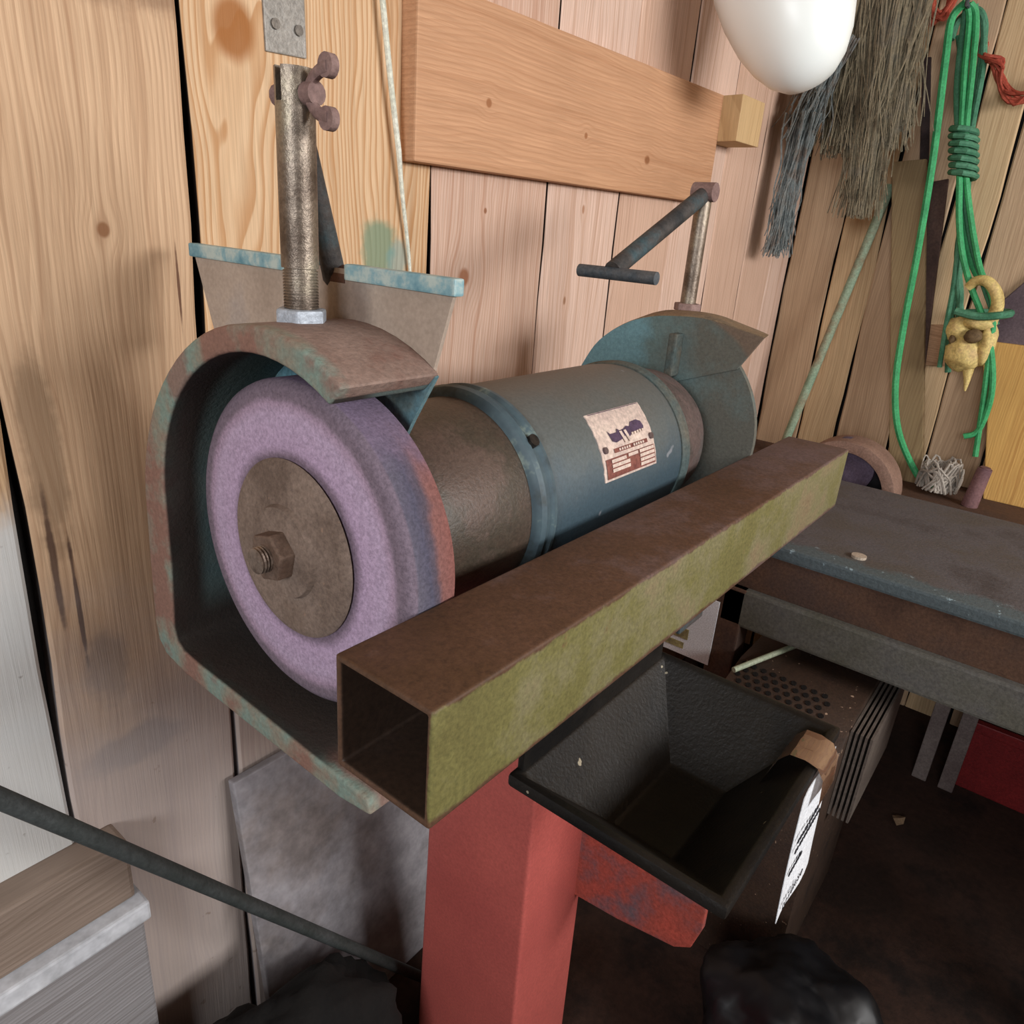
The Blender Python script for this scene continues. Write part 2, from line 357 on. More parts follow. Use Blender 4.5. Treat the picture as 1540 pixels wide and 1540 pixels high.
W1 = gpart('grinding_wheel', [(0.079, 0.01), (0.078, 0.09), (0.078, 0.146), (0.0795, 0.150), (0.083, 0.1545), (0.087, 0.1558), (0.112, 0.1555), (0.116, 0.155), (0.130, 0.154), (0.133, 0.150), (0.133, 0.01)], mw, n=96)
M_fl = dusty('flange_dust', [srgb(112, 94, 82), srgb(130, 113, 102), srgb(104, 88, 78)], 9, 0.9, fine=260, speck=srgb(140, 116, 100))
gpart('wheel_flange', [(0.080, 0.02), (0.0755, 0.086), (0.0735, 0.084), (0.0715, 0.076), (0.0705, 0.055), (0.069, 0.045), (0.064, 0.043), (0.063, 0.02)], M_fl, W1, label='dusty brown round wheel flange')
bm = NB(); hexnut(bm, (0.057, YC, ZC), 0.024, 0.018, (1, 0, 0)); from_bm('hex_nut', bm, dusty('nut_rust', [srgb(98, 78, 66), srgb(118, 98, 86)], 40, 0.6, 0.3), W1, bevel=0.002)
gpart('spindle', [(0.06, 0.0125), (0.046, 0.0125), (0.0455, 0.0105), (0.044, 0.0125), (0.0425, 0.0105), (0.041, 0.0125), (0.0395, 0.0105), (0.038, 0.012), (0.037, 0.009)], dusty('spindle_steel', [srgb(96, 80, 70), srgb(150, 134, 122)], 50, 0.45, 0.6), W1, n=24)
gpart('grinding_wheel', [(0.818, 0.01), (0.818, 0.128), (0.822, 0.131), (0.862, 0.131), (0.866, 0.128), (0.866, 0.01)], dusty('abrasive_far', [srgb(104, 90, 104), srgb(130, 110, 128)], 14, 0.9), n=72)

# left wheel guard: round-topped cast shell with flat back and bottom
def arc(r, a0, a1, n, yc=YC, zc=ZC):   # angle from vertical, + towards the wall
    return [(yc+r*math.sin(math.radians(a0+(a1-a0)*i/n)), zc+r*math.cos(math.radians(a0+(a1-a0)*i/n))) for i in range(n+1)]
outer = [(YC+(0.197+0.024*max(0, (a)/90.0)**1.5)*math.sin(math.radians(a)), ZC+(0.203-0.000*a)*math.cos(math.radians(a))) for a in [-32+i*(122/22) for i in range(23)]] + \
        [(0.483, 0.88), (0.488, 0.80), (0.484, 0.775), (0.470, 0.760), (0.43, 0.752), (0.30, 0.748), (0.16, 0.744), (0.118, 0.750)]
inner = arc(0.180, -30, 90, 22) + [(0.438, 0.88), (0.446, 0.805), (0.442, 0.790), (0.430, 0.782), (0.40, 0.779), (0.30, 0.775), (0.165, 0.768), (0.122, 0.766)]
def shell(bm, out, inn, x0, x1):
    n = len(out); V = {}
    for k, x in enumerate((x0, x1)):
        for nm, P in (('o', out), ('i', inn)):
            V[nm, k] = [bm.verts.new((x, y, z)) for y, z in P]
    for i in range(n-1):
        bm.faces.new((V['o', 0][i], V['o', 0][i+1], V['o', 1][i+1], V['o', 1][i]))
        bm.faces.new((V['i', 0][i], V['i', 1][i], V['i', 1][i+1], V['i', 0][i+1]))
        for k in (0, 1): bm.faces.new((V['o', k][i], V['i', k][i], V['i', k][i+1], V['o', k][i+1]))
    for i in (0, n-1): bm.faces.new((V['o', 0][i], V['o', 1][i], V['i', 1][i], V['i', 0][i]))
mg = MB('guard_paint', 0.78, 0, 0.3)
n1 = mg.noise(8, 6, 0.7); n2 = mg.noise(200, 3, 0.7); n3 = mg.noise(10, 5, 0.6)
c = mg.ramp(n1, [(0.38, srgb(120, 90, 80)), (0.5, srgb(132, 110, 100)), (0.62, srgb(142, 120, 110))])
edge = (mg.x + (n3-0.5)*0.05).step(0.068, 0.056)             # worn paint edge showing old green coat
c = mg.mix(c, mg.ramp(n3, [(0.40, srgb(132, 100, 88)), (0.48, srgb(132, 126, 112)), (0.55, srgb(120, 138, 128)), (0.62, srgb(128, 108, 98))]), edge)
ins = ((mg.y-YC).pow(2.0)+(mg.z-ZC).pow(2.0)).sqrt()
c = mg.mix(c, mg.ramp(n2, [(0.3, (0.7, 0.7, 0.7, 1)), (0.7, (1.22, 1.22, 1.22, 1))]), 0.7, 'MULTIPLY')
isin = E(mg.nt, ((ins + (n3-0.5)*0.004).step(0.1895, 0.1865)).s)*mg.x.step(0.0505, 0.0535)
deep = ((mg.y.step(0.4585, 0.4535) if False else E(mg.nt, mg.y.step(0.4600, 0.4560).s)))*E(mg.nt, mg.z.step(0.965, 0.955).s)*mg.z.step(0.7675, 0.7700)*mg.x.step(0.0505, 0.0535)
c = mg.mix(c, srgb(38, 34, 32), isin._m('MAXIMUM', isin, deep)*0.92)     # grinding dust inside, with the hood's shade also put into the colour
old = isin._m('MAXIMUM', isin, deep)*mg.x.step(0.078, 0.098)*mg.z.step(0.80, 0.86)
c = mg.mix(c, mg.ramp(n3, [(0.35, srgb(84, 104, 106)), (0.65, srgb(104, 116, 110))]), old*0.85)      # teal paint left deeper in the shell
mg.color(c); mg.bump(n2 + n1, 0.35, 0.003)
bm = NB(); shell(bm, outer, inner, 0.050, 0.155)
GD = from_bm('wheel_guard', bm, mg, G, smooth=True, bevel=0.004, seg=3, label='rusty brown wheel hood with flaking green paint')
M_inner = dusty('guard_inside', [srgb(70, 100, 108), srgb(92, 132, 144), srgb(96, 104, 98)], 7, 0.8)
chord = [(0.178, 1.085), (0.200, 1.045), (0.212, 1.00), (0.214, 0.95), (0.206, 0.90), (0.19, 0.85), (0.16, 0.79)]
cc = []
for i in range(len(outer)):
    t_ = i/(len(outer)-1)*(len(chord)-1); k = min(int(t_), len(chord)-2); f_ = t_-k
    cc.append((chord[k][0]*(1-f_)+chord[k+1][0]*f_, chord[k][1]*(1-f_)+chord[k+1][1]*f_))
bm = NB(); shell(bm, [(YC+(y-YC)*0.985, ZC+(z-ZC)*0.985) for y, z in outer], cc, 0.1505, 0.1550); from_bm('guard_plate', bm, M_inner, GD, label='teal painted inner plate of the hood')
# right wheel guard
bm = NB(); prism(bm, [(0.262+0.166*math.sin(2*math.pi*i/64), 0.967+0.166*math.cos(2*math.pi*i/64)) for i in range(64)], 0.786, 0.796)
mt = MB('teal_guard', 0.6, 0, 0.4); n1 = mt.noise(7, 6, 0.7); n2 = mt.noise(220, 3, 0.7)
c = mt.ramp((mt.y-0.15)*2.6 + (n1-0.5)*1.3, [(0.0, srgb(94, 94, 86)), (0.35, srgb(96, 118, 118)), (0.55, srgb(106, 146, 156)), (0.9, srgb(114, 156, 168))])
rr = ((mt.y-0.262).pow(2.0)+(mt.z-0.967).pow(2.0)).sqrt() + (n1-0.5)*0.02
c = mt.mix(c, srgb(112, 92, 76), rr.step(0.182, 0.190)*0.8)
c = mt.mix(c, mt.ramp(n2, [(0.3, (0.7, 0.7, 0.7, 1)), (0.7, (1.2, 1.2, 1.2, 1))]), 0.7, 'MULTIPLY')
mt.color(c); mt.bump(n2, 0.25, 0.002)
GR = from_bm('wheel_guard', bm, mt, G, label='teal round inner plate of the far wheel hood')
HP = [(0.432, 0.985), (0.425, 1.012), (0.413, 1.037), (0.391, 1.075), (0.365, 1.100), (0.331, 1.121), (0.297, 1.133), (0.261, 1.139), (0.209, 1.142), (0.163, 1.136), (0.109, 1.127)]
HP = [(p.x, p.y) for p in smooth_path([(a, b, 0) for a, b in HP], 3)]
bm = NB(); nP = len(HP); V = []
for x, k in ((0.784, 0.0), (0.835, 0.35), (0.885, 1.0)):
    o_ = []; i_ = []
    for i, (y, z) in enumerate(HP):
        f_ = max(0, (i-18)/(nP-19)); yy = y+0.034*k*f_; zz = z+0.008*math.sin(k*math.pi)*(1-f_)-0.006*k*f_
        d = Vector((yy-0.262, zz-0.967)); d = d*(1-0.008/d.length)
        o_.append(bm.verts.new((x, yy, zz))); i_.append(bm.verts.new((x, 0.262+d.x, 0.967+d.y)))
    V.append((o_, i_))
for (oa, ia), (ob, ib) in zip(V, V[1:]):
    for i in range(nP-1): bm.faces.new((oa[i], oa[i+1], ob[i+1], ob[i])); bm.faces.new((ia[i], ib[i], ib[i+1], ia[i+1]))
    for i in (0, nP-1): bm.faces.new((oa[i], ob[i], ib[i], ia[i]))
for o_, i_ in (V[0], V[-1]):
    for i in range(nP-1): bm.faces.new((o_[i], i_[i], i_[i+1], o_[i+1]))
from_bm('hood_band', bm, dusty('hood_top', [srgb(120, 98, 74), srgb(136, 116, 92), srgb(96, 88, 76)], 9), GR, smooth=True)
LP = []
for i in range(nP):
    t_ = i/(nP-1)
    LP.append((0.40+(0.262-0.40)*t_*2, 0.985+(1.03-0.985)*t_*2) if t_ < 0.5 else (0.262+(0.14-0.262)*(t_-0.5)*2, 1.03+(1.075-1.03)*(t_-0.5)*2))
bm = NB(); shell(bm, [(y, z-0.0015) for y, z in HP], LP, 0.780, 0.787); from_bm('hood_cheek', bm, mt, GR)
bm = NB(); box(bm, 0.755, 0.781, 0.232, 0.246, 1.05, 1.115); from_bm('hood_strap', bm, dusty('strap_teal', [srgb(70, 84, 84), srgb(98, 92, 80)], 20), GR, bevel=0.003)

# hood bolts, shield arms, eye shield
M_bolt = dusty('bolt_steel', [srgb(92, 80, 70), srgb(128, 116, 104), srgb(150, 140, 122)], 18, 0.42, 0.65, 0.5, 0.2, fine=320)
M_zinc = dusty('zinc_nut', [srgb(158, 166, 176), srgb(186, 194, 204)], 30, 0.5, 0.2)
M_wing = dusty('wing_rust', [srgb(122, 98, 94), srgb(142, 118, 112)], 25, 0.8)
M_iron = dusty('dark_iron', [srgb(48, 50, 52), srgb(76, 72, 70), srgb(64, 84, 90)], 14, 0.65, 0.2)
bx, by = 0.105, 0.27
bm = NB()
tube(bm, [(bx, by, 1.15), (bx, by, 1.205)], 0.0132, 20)
for i in range(15): 
    z = 1.166+i*0.0024; pass
    tube(bm, [(bx, by, z), (bx, by, z+0.0013)], 0.0146, 20)
tube(bm, [(bx, by, 1.203), (bx, by, 1.325)], 0.0155, 24)
# slotted fork top: two cheeks
for s in (-1, 1):
    poly = [(s*(0.0035+0.0093*(1 if k in (1, 2) else 0)), 0) for k in range(4)]
    pts = [(0.0034, -0.0150), (0.0034, 0.0150), (0.009, 0.0125), (0.0140, 0.0065), (0.0155, 0), (0.0140, -0.0065), (0.009, -0.0125)]
    A = [bm.verts.new((bx+p[1], by+s*p[0], 1.325)) for p in pts]; B = [bm.verts.new((bx+p[1], by+s*p[0], 1.349)) for p in pts]
    bm.faces.new(A); bm.faces.new(B)
    for k in range(7): bm.faces.new((A[k], A[(k+1) % 7], B[(k+1) % 7], B[k]))
BL = from_bm('guard_bolt', bm, M_bolt, G, smooth=True, label='upright threaded steel bolt with forked top')
bm = NB(); hexnut(bm, (bx, by, 1.162), 0.0225, 0.016); from_bm('hex_nut', bm, M_zinc, BL, bevel=0.0025, label='pale zinc hex nut')
# wing nut on a cross pin (pin runs across the fork, along y)
bm = NB(); zc = 1.331
tube(bm, [(bx, by+0.021, zc), (bx, by-0.016, zc)], 0.0052, 12); tube(bm, [(bx, by+0.022, zc), (bx, by+0.015, zc)], 0.0085, 12)
tube(bm, [(bx, by-0.015, zc), (bx, by-0.027, zc)], 0.0085, 14)
for s in (-1, 1):
    tube(bm, smooth_path([(bx, by-0.018, zc+s*0.004), (bx, by-0.026, zc+s*0.012), (bx, by-0.037, zc+s*0.0165), (bx, by-0.043, zc+s*0.0175)], 4), 0.0058, 12, 0.0062, flat=0.75)
    lathe_p = Vector((bx, by-0.041, zc+s*0.0175)); cyl(bm, lathe_p, (1, 0, 0), 0.0085, 0.007, 16)
from_bm('wing_nut', bm, M_wing, BL, smooth=True, label='rusty purple-brown wing nut')
bm = NB()
p0 = Vector((bx, by, 1.334)); p1 = Vector((0.163, 0.297, 1.190)); tube(bm, [p0, p0.lerp(p1, 0.3), p1], 0.0055, 10, 0.011)
SA = from_bm('shield_arm', bm, M_iron, G, smooth=True, label='dark iron arm behind the near bolt')
bm = NB(); cyl(bm, (0.163, 0.286, 1.194), (0, 1, 0), 0.011, 0.03, 14); from_bm('arm_joint', bm, dusty('joint_rust', [srgb(70, 48, 40), srgb(100, 72, 60)], 30), SA, smooth=True)
ms = MB('shield_dust', 0.7, 0, 0.35); n1 = ms.noise(6, 5, 0.6); n2 = ms.noise(240, 2, 0.6)
c = ms.ramp(n1, [(0.35, srgb(150, 134, 120)), (0.55, srgb(172, 156, 142)), (0.7, srgb(160, 152, 148))])
dd = (((ms.y-0.26)/0.03).pow(2.0)+((ms.z-1.165)/0.05).pow(2.0)).sqrt()+(n1-0.5)*1.2
c = ms.mix(c, srgb(96, 78, 68), dd.step(1.2, 0.4)*0.7)
c = ms.mix(c, ms.ramp(n2, [(0.3, (0.8, 0.8, 0.8, 1)), (0.7, (1.15, 1.15, 1.15, 1))]), 0.6, 'MULTIPLY'); ms.color(c)
bm = NB(); prism(bm, [(0.136, 1.203), (0.524, 1.201), (0.490, 1.110), (0.160, 1.125)], 0.153, 0.157)
SH = from_bm('eye_shield', bm, ms, G, label='dusty grey sheet shield standing behind the hood')
mc = MB('clamp_teal', 0.6, 0, 0.4); n1 = mc.noise(30, 5, 0.7); c = mc.ramp(n1, [(0.36, srgb(92, 136, 150)), (0.5, srgb(128, 164, 172)), (0.62, srgb(176, 190, 184))]); mc.color(c); mc.bump(n1, 0.3, 0.002)
for (ya, yb) in ((0.1345, 0.268), (0.315, 0.527)):
    bm = NB(); box(bm, 0.149, 0.161, ya, yb, 1.193, 1.207); from_bm('shield_clamp', bm, mc, SH, bevel=0.002, label='chipped light teal clamp strip')
# right bolt with bare crossbar arm
rx, ry = 0.856, 0.27
bm = NB(); tube(bm, [(rx, ry, 1.122), (rx, ry, 1.318)], 0.0125, 16); BR = from_bm('guard_bolt', bm, M_bolt, G, smooth=True, label='upright steel bolt on the far hood')
bm = NB(); hexnut(bm, (rx, ry, 1.1475), 0.022, 0.012); from_bm('hex_nut', bm, M_wing, BR, bevel=0.002)
bm = NB(); cyl(bm, (rx, ry, 1.32), (0, 1, 0), 0.014, 0.036, 14); from_bm('bolt_eye', bm, M_wing, BR, smooth=True)
bm = NB(); tube(bm, [(rx-0.002, ry, 1.316), (0.612, ry+0.002, 1.203)], 0.0125, 14); AR = from_bm('shield_arm', bm, M_iron, G, smooth=True, label='bare steel arm reaching from the far bolt')
bm = NB(); tube(bm, [(0.612, 0.204, 1.199), (0.612, 0.325, 1.199)], 0.0085, 14); from_bm('crossbar', bm, dusty('crossbar_steel', [srgb(66, 78, 88), srgb(96, 100, 104)], 30, 0.55, 0.3), AR, smooth=True)

# nameplate, wrapped round the housing
def P_cyl(u, v, dr):   # u 0..1 along x, v 0..1 downwards
    x = 0.4235+u*0.1255; a = math.radians(48.6-v*39.6); rr = 0.1215+dr
    return (x, YC-rr*math.cos(a), ZC+rr*math.sin(a))
def cyl_rect(bm, u0, u1, v0, v1, dr, nv=8):
    nv = max(1, int(nv*(v1-v0)*2)+1); prev = None
    for i in range(nv+1):
        v = v0+(v1-v0)*i/nv; cur = [bm.verts.new(P_cyl(u0, v, dr)), bm.verts.new(P_cyl(u1, v, dr))]
        if prev: bm.faces.new((prev[0], prev[1], cur[1], cur[0]))
        prev = cur
def cyl_poly(bm, pts, dr):
    f = bm.faces.new([bm.verts.new(P_cyl(u, v, dr)) for u, v in pts]); bmesh.ops.triangulate(bm, faces=[f])
M_np = dusty('plate_cream', [srgb(206, 186, 178), srgb(222, 204, 192)], 30, 0.4, 0.2, 0.5, 0.05)
M_npp = dusty('plate_purple', [srgb(66, 52, 74), srgb(84, 66, 90)], 60, 0.5)
M_npb = dusty('plate_brown', [srgb(112, 66, 60), srgb(136, 84, 74)], 60, 0.5)
bm = NB()
nv = 16; A = []
for i in range(nv+1):
    v = i/nv; j = 0.006*math.sin(i*2.1)
    A.append([bm.verts.new(P_cyl(u, v, d)) for u, d in ((0+j, 0.0), (0+j, 0.0012), (1+j*0.6, 0.0012), (1+j*0.6, 0.0))])
for a, b in zip(A, A[1:]):
    for k in range(3): bm.faces.new((a[k], a[k+1], b[k+1], b[k]))
bm.faces.new(A[0]); bm.faces.new(A[-1])
NP = from_bm('nameplate', bm, M_np, G, label='cream and brown metal nameplate on the motor')
bm = NB(); cyl_poly(bm, [(0.20, 0.30), (0.24, 0.36), (0.36, 0.36), (0.38, 0.31), (0.42, 0.35), (0.50, 0.34), (0.56, 0.31), (0.62, 0.33), (0.66, 0.27), (0.78, 0.26), (0.85, 0.30), (0.87, 0.38), (0.85, 0.44), (0.80, 0.41), (0.62, 0.43), (0.56, 0.48), (0.50, 0.44), (0.40, 0.48), (0.30, 0.50), (0.24, 0.47)], 0.0022)
from_bm('emblem', bm, M_npp, NP, label='dark purple winged emblem')
bm = NB()
for u in (0.43, 0.51): cyl_poly(bm, [(u-0.035, 0.36), (u+0.01, 0.36), (u+0.06, 0.54), (u+0.015, 0.54)], 0.003)
for k in range(5): cyl_rect(bm, 0.60+k*0.052, 0.635+k*0.052, 0.425-0.002*k, 0.465-0.002*k, 0.003)
from_bm('emblem_lettering', bm, M_np, NP)
bm = NB(); cyl_rect(bm, 0.22, 0.86, 0.575, 0.635, 0.0022); from_bm('title_band', bm, M_npb, NP)
bm = NB()
for k in range(11):
    if k != 5: cyl_rect(bm, 0.30+k*0.045, 0.33+k*0.045, 0.588, 0.622, 0.003)
from_bm('title_lettering', bm, M_np, NP)
bm = NB(); cyl_rect(bm, 0.04, 0.97, 0.69, 0.965, 0.0022); from_bm('data_panel', bm, M_npb, NP)
bm = NB()
for k in range(3): cyl_rect(bm, 0.13, 0.40+0.06*(k > 0), 0.71+k*0.065, 0.757+k*0.065, 0.003)
for k in range(4): cyl_rect(bm, 0.66, 0.95, 0.70+k*0.064, 0.746+k*0.064, 0.003)
cyl_rect(bm, 0.44, 0.63, 0.70, 0.745, 0.003)
from_bm('data_fields', bm, M_np, NP)
bm = NB(); cyl_rect(bm, 0.04, 0.97, 0.012, 0.022, 0.0022); from_bm('border_line', bm, M_npp, NP)
for u in (0.07, 0.95):
    bm = NB(); p = Vector(P_cyl(u, 0.56, 0.002)); nrm = Vector((0, p.y-YC, p.z-ZC)); cyl(bm, p, nrm, 0.0042, 0.004, 12); from_bm('rivet', bm, dusty('rivet', [srgb(96, 82, 88), srgb(130, 116, 112)], 60, 0.4, 0.6), NP, smooth=True)

# ------------------------------------------------------------------ square tube rest
mt = MB('tube_steel', 0.62, 0.0, 0.35)
n1 = mt.noise(7, 6, 0.7); n2 = mt.noise(210, 3, 0.7); n3 = mt.noise(30, 5, 0.7)
rust = mt.ramp(n1 + (mt.x-0.3)*0.25, [(0.34, srgb(80, 56, 38)), (0.5, srgb(88, 62, 46)), (0.6, srgb(96, 74, 66)), (0.75, srgb(102, 82, 80))])
paint = mt.ramp(n1 + (mt.x-0.4)*0.15, [(0.30, srgb(98, 92, 52)), (0.44, srgb(108, 103, 60)), (0.54, srgb(118, 112, 80)), (0.62, srgb(126, 112, 84)), (0.74, srgb(118, 98, 74))])
pm = (mt.y*-1.0 + (n3-0.5)*0.006).step(-0.0035, -0.0015)     # only the outer side was painted
zz = (mt.z + (n3-0.5)*0.016)
pm = pm*zz.step(0.853, 0.858)*E(mt.nt, zz.step(0.9485, 0.945).s)
c = mt.mix(rust, paint, pm)
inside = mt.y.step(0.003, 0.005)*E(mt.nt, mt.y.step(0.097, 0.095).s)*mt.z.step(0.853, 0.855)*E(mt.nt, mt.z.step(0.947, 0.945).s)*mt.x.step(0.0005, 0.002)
c = mt.mix(c, srgb(40, 30, 24), inside*0.85)      # bore darkened in colour for the shade inside the tube
c = mt.mix(c, srgb(108, 74, 52), pm*mt.noise(12, 6, 0.75).step(0.60, 0.68)*0.7)
c = mt.mix(c, mt.ramp(n2, [(0.3, (0.62, 0.62, 0.62, 1)), (0.7, (1.3, 1.3, 1.3, 1))]), 0.8, 'MULTIPLY')
mt.color(c); mt.bump(n2+n1, 0.16, 0.0015)
bm = NB(); t = 0.006; x0, x1 = 0.0, 0.968
def ringsq(x, ins): return [bm.verts.new((x, y, z)) for y, z in ((ins, 0.85+ins), (0.1-ins, 0.85+ins), (0.1-ins, 0.95-ins), (ins, 0.95-ins))]
o0, o1, i0, i1 = ringsq(x0, 0), ringsq(x1, 0), ringsq(x0, t), ringsq(x1, t)
for k in range(4):
    j = (k+1) % 4
    bm.faces.new((o0[k], o0[j], o1[j], o1[k])); bm.faces.new((i0[k], i1[k], i1[j], i0[j])); bm.faces.new((o0[k], i0[k], i0[j], o0[j])); bm.faces.new((o1[k], o1[j], i1[j], i1[k]))
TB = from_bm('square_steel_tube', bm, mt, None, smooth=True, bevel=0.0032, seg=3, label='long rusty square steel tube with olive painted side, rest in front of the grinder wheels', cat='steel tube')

# ------------------------------------------------------------------ red column
mp = MB('red_paint', 0.42, 0, 0.5); n1 = mp.noise(6, 4, 0.6); n2 = mp.noise(260, 2, 0.6)
c = mp.ramp(n1, [(0.35, srgb(172, 84, 78)), (0.65, srgb(184, 92, 84))]); c = mp.mix(c, mp.ramp(n2, [(0.3, (0.8, 0.8, 0.8, 1)), (0.7, (1.15, 1.15, 1.15, 1))]), 0.7, 'MULTIPLY'); mp.color(c); mp.bump(n2, 0.1, 0.001)
PD = thing('grinder_pedestal', (0.43, 0.23, FL), 'red painted steel column carrying the grinder', 'pedestal')
bm = NB(); hexa(bm, [(0.345, 0.13, FL+0.02), (0.505, 0.13, FL+0.02), (0.505, 0.33, FL+0.02), (0.345, 0.33, FL+0.02), (0.35, 0.14, 0.79), (0.505, 0.14, 0.79), (0.505, 0.322, 0.79), (0.35, 0.322, 0.79)])
from_bm('column', bm, mp, PD, bevel=0.006, seg=3, smooth=True)
bm = NB(); box(bm, 0.335, 0.53, 0.11, 0.35, FL, FL+0.022); from_bm('base_plate', bm, mp, PD, bevel=0.004)
bm = NB(); box(bm, 0.32, 0.55, 0.13, 0.37, 0.788, 0.802); from_bm('top_plate', bm, mp, PD, bevel=0.003)
bm = NB(); box(bm, 0.40, 0.46, 0.004, 0.16, 0.838, 0.851); box(bm, 0.40, 0.46, 0.136, 0.16, 0.80, 0.851); from_bm('rest_bracket', bm, M_iron, PD, bevel=0.002)
mk = dusty('bracket_red', [srgb(172, 76, 62), srgb(150, 72, 62), srgb(98, 82, 88)], 9, 0.6)
bm = NB()
poly = [(0.142, 0.27), (0.142, 0.712), (-0.060, 0.712), (-0.068, 0.36), (-0.058, 0.318), (-0.035, 0.300), (0.06, 0.280)]
prism(bm, poly, 0.488, 0.500); from_bm('tray_gusset', bm, mk, PD, bevel=0.002)
bm = NB(); box(bm, 0.24, 0.50, -0.062, -0.048, 0.690, 0.712); from_bm('tray_arm', bm, M_iron, PD, bevel=0.002)
bm = NB(); hexnut(bm, (0.405, 0.045, 0.835), 0.009, 0.008); from_bm('bracket_bolt', bm, M_bolt, PD)

# ------------------------------------------------------------------ black water tray
mtr = MB('tray_black', 0.5, 0.2, 0.4); n1 = mtr.noise(9, 5, 0.7); n2 = mtr.noise(240, 3, 0.6)
c = mtr.ramp(n1, [(0.38, srgb(14, 12, 11)), (0.52, srgb(26, 22, 18)), (0.64, srgb(30, 27, 25))]); c = mtr.mix(c, srgb(150, 140, 120), mtr.noise(70, 2, 0.5).step(0.745, 0.77)); mtr.color(c); mtr.bump(n2+n1, 0.3, 0.002)
TR = thing('coolant_tray', (0.27, -0.07, 0.66), 'deep black metal tray hung below the square tube', 'tray')
bm = NB()
def loop(x0, x1, y0, y1, z): return [bm.verts.new(p) for p in ((x0, y0, z), (x1, y0, z), (x1, y1, z), (x0, y1, z))]
Ls = [loop(0.215, 0.345, -0.105, -0.03, 0.711), loop(0.137, 0.404, -0.168, 0.021, 0.789), loop(0.128, 0.412, -0.176, 0.028, 0.790), loop(0.128, 0.412, -0.176, 0.028, 0.803),
      loop(0.136, 0.404, -0.168, 0.020, 0.803), loop(0.140, 0.400, -0.164, 0.016, 0.797), loop(0.222, 0.338, -0.099, -0.036, 0.720)]
for a, b in zip(Ls, Ls[1:]):
    for k in range(4): bm.faces.new((a[k], a[(k+1) % 4], b[(k+1) % 4], b[k]))
bm.faces.new(Ls[0][::-1]); bm.faces.new(Ls[-1])
from_bm('tray_body', bm, mtr, TR, bevel=0.0035, seg=2, smooth=True)
bm = NB(); box(bm, 0.14, 0.40, 0.020, 0.027, 0.80, 0.848); from_bm('tray_back_flange', bm, mtr, TR, bevel=0.002)

# ------------------------------------------------------------------ lot tags and tape
M_paper = dusty('tag_paper', [srgb(222, 226, 232), srgb(232, 234, 238)], 9, 0.6, bump=0.02, fine=400)
M_ink = dusty('ink_black', [srgb(26, 26, 30), srgb(44, 42, 48)], 40)
def add_text(name, txt, size, M, mat, parent):
    cu = bpy.data.curves.new('t', 'FONT'); cu.body = txt; cu.size = size; cu.align_x = 'LEFT'; cu.extrude = 0.0001; cu.resolution_u = 2
    to = bpy.data.objects.new('t', cu); COL.objects.link(to); bpy.context.view_layer.update()
    me = bpy.data.meshes.new_from_object(to); bpy.data.objects.remove(to); me.transform(M); me.name = name
    return link(name, me, mat, parent)
TAG = thing('paper_tag', (0.34, -0.181, 0.645), 'white paper lot tag taped to the front of the black tray', 'paper tag', 'paper lot tags')
bm = NB()
nx, nz = 6, 8; Vv = []
for k, dy in enumerate((0.0, -0.0007)):
    Vv.append([[bm.verts.new((0.294+(0.392-0.294)*i/nx+0.004*(1-j/nz), -0.1785+dy-0.004*(1-j/nz)**2+0.0012*math.sin(i*1.1), 0.640+(0.793-0.640)*j/nz)) for i in range(nx+1)] for j in range(nz+1)])
for k in (0, 1):
    for j in range(nz):
        for i in range(nx): bm.faces.new((Vv[k][j][i], Vv[k][j][i+1], Vv[k][j+1][i+1], Vv[k][j+1][i]))
bd = [(0, i) for i in range(nx)]+[(j, nx) for j in range(nz)]+[(nz, i) for i in range(nx, 0, -1)]+[(j, 0) for j in range(nz, 0, -1)]
for a, b in zip(bd, bd[1:]+bd[:1]): bm.faces.new((Vv[0][a[0]][a[1]], Vv[0][b[0]][b[1]], Vv[1][b[0]][b[1]], Vv[1][a[0]][a[1]]))
from_bm('sheet', bm, M_paper, TAG, smooth=True)
Rx = Matrix.Rotation(math.pi/2, 4, 'X')
add_text('tag_lettering', 'tovek.se', 0.0185, Matrix.Translation((0.304, -0.1838, 0.651)) @ Rx, M_ink, TAG)
bm = NB()
for (a, b, z) in ((0.305, 0.372, 0.735), (0.305, 0.385, 0.722), (0.305, 0.345, 0.694)):
    zz = z
    for q in range(int((b-a)/0.0065)): box(bm, a+q*0.0065, a+q*0.0065+random.uniform(0.002, 0.0045), -0.1822, -0.1812, zz, zz+0.0042)
from_bm('printed_lines', bm, M_ink, TAG, kind='stuff')
mtp = MB('clear_tape', 0.08, 0, 0.8); mtp.b.inputs['Base Color'].default_value = srgb(126, 92, 70); mtp.b.inputs['Transmission Weight'].default_value = 0.35; mtp.b.inputs['Coat Weight'].default_value = 1.0; mtp.b.inputs['Coat Roughness'].default_value = 0.06
bm = NB(); rows = []
for j, (yy, zz) in enumerate(((-0.118, 0.722), (-0.135, 0.772), (-0.143, 0.796), (-0.152, 0.8065), (-0.166, 0.8075), (-0.1775, 0.8035), (-0.1845, 0.793), (-0.1868, 0.765))):
    rows.append([bm.verts.new((x+0.002*math.sin(j*1.3), yy, zz+0.0012*math.sin(x*260+j))) for x in (0.328, 0.338, 0.348, 0.358, 0.368, 0.378)])
for a, b in zip(rows, rows[1:]):
    for k in range(5): bm.faces.new((a[k], a[k+1], b[k+1], b[k]))
from_bm('tape', bm, mtp, TAG, smooth=True, label='shiny clear brown tape strip folded over the tray rim')

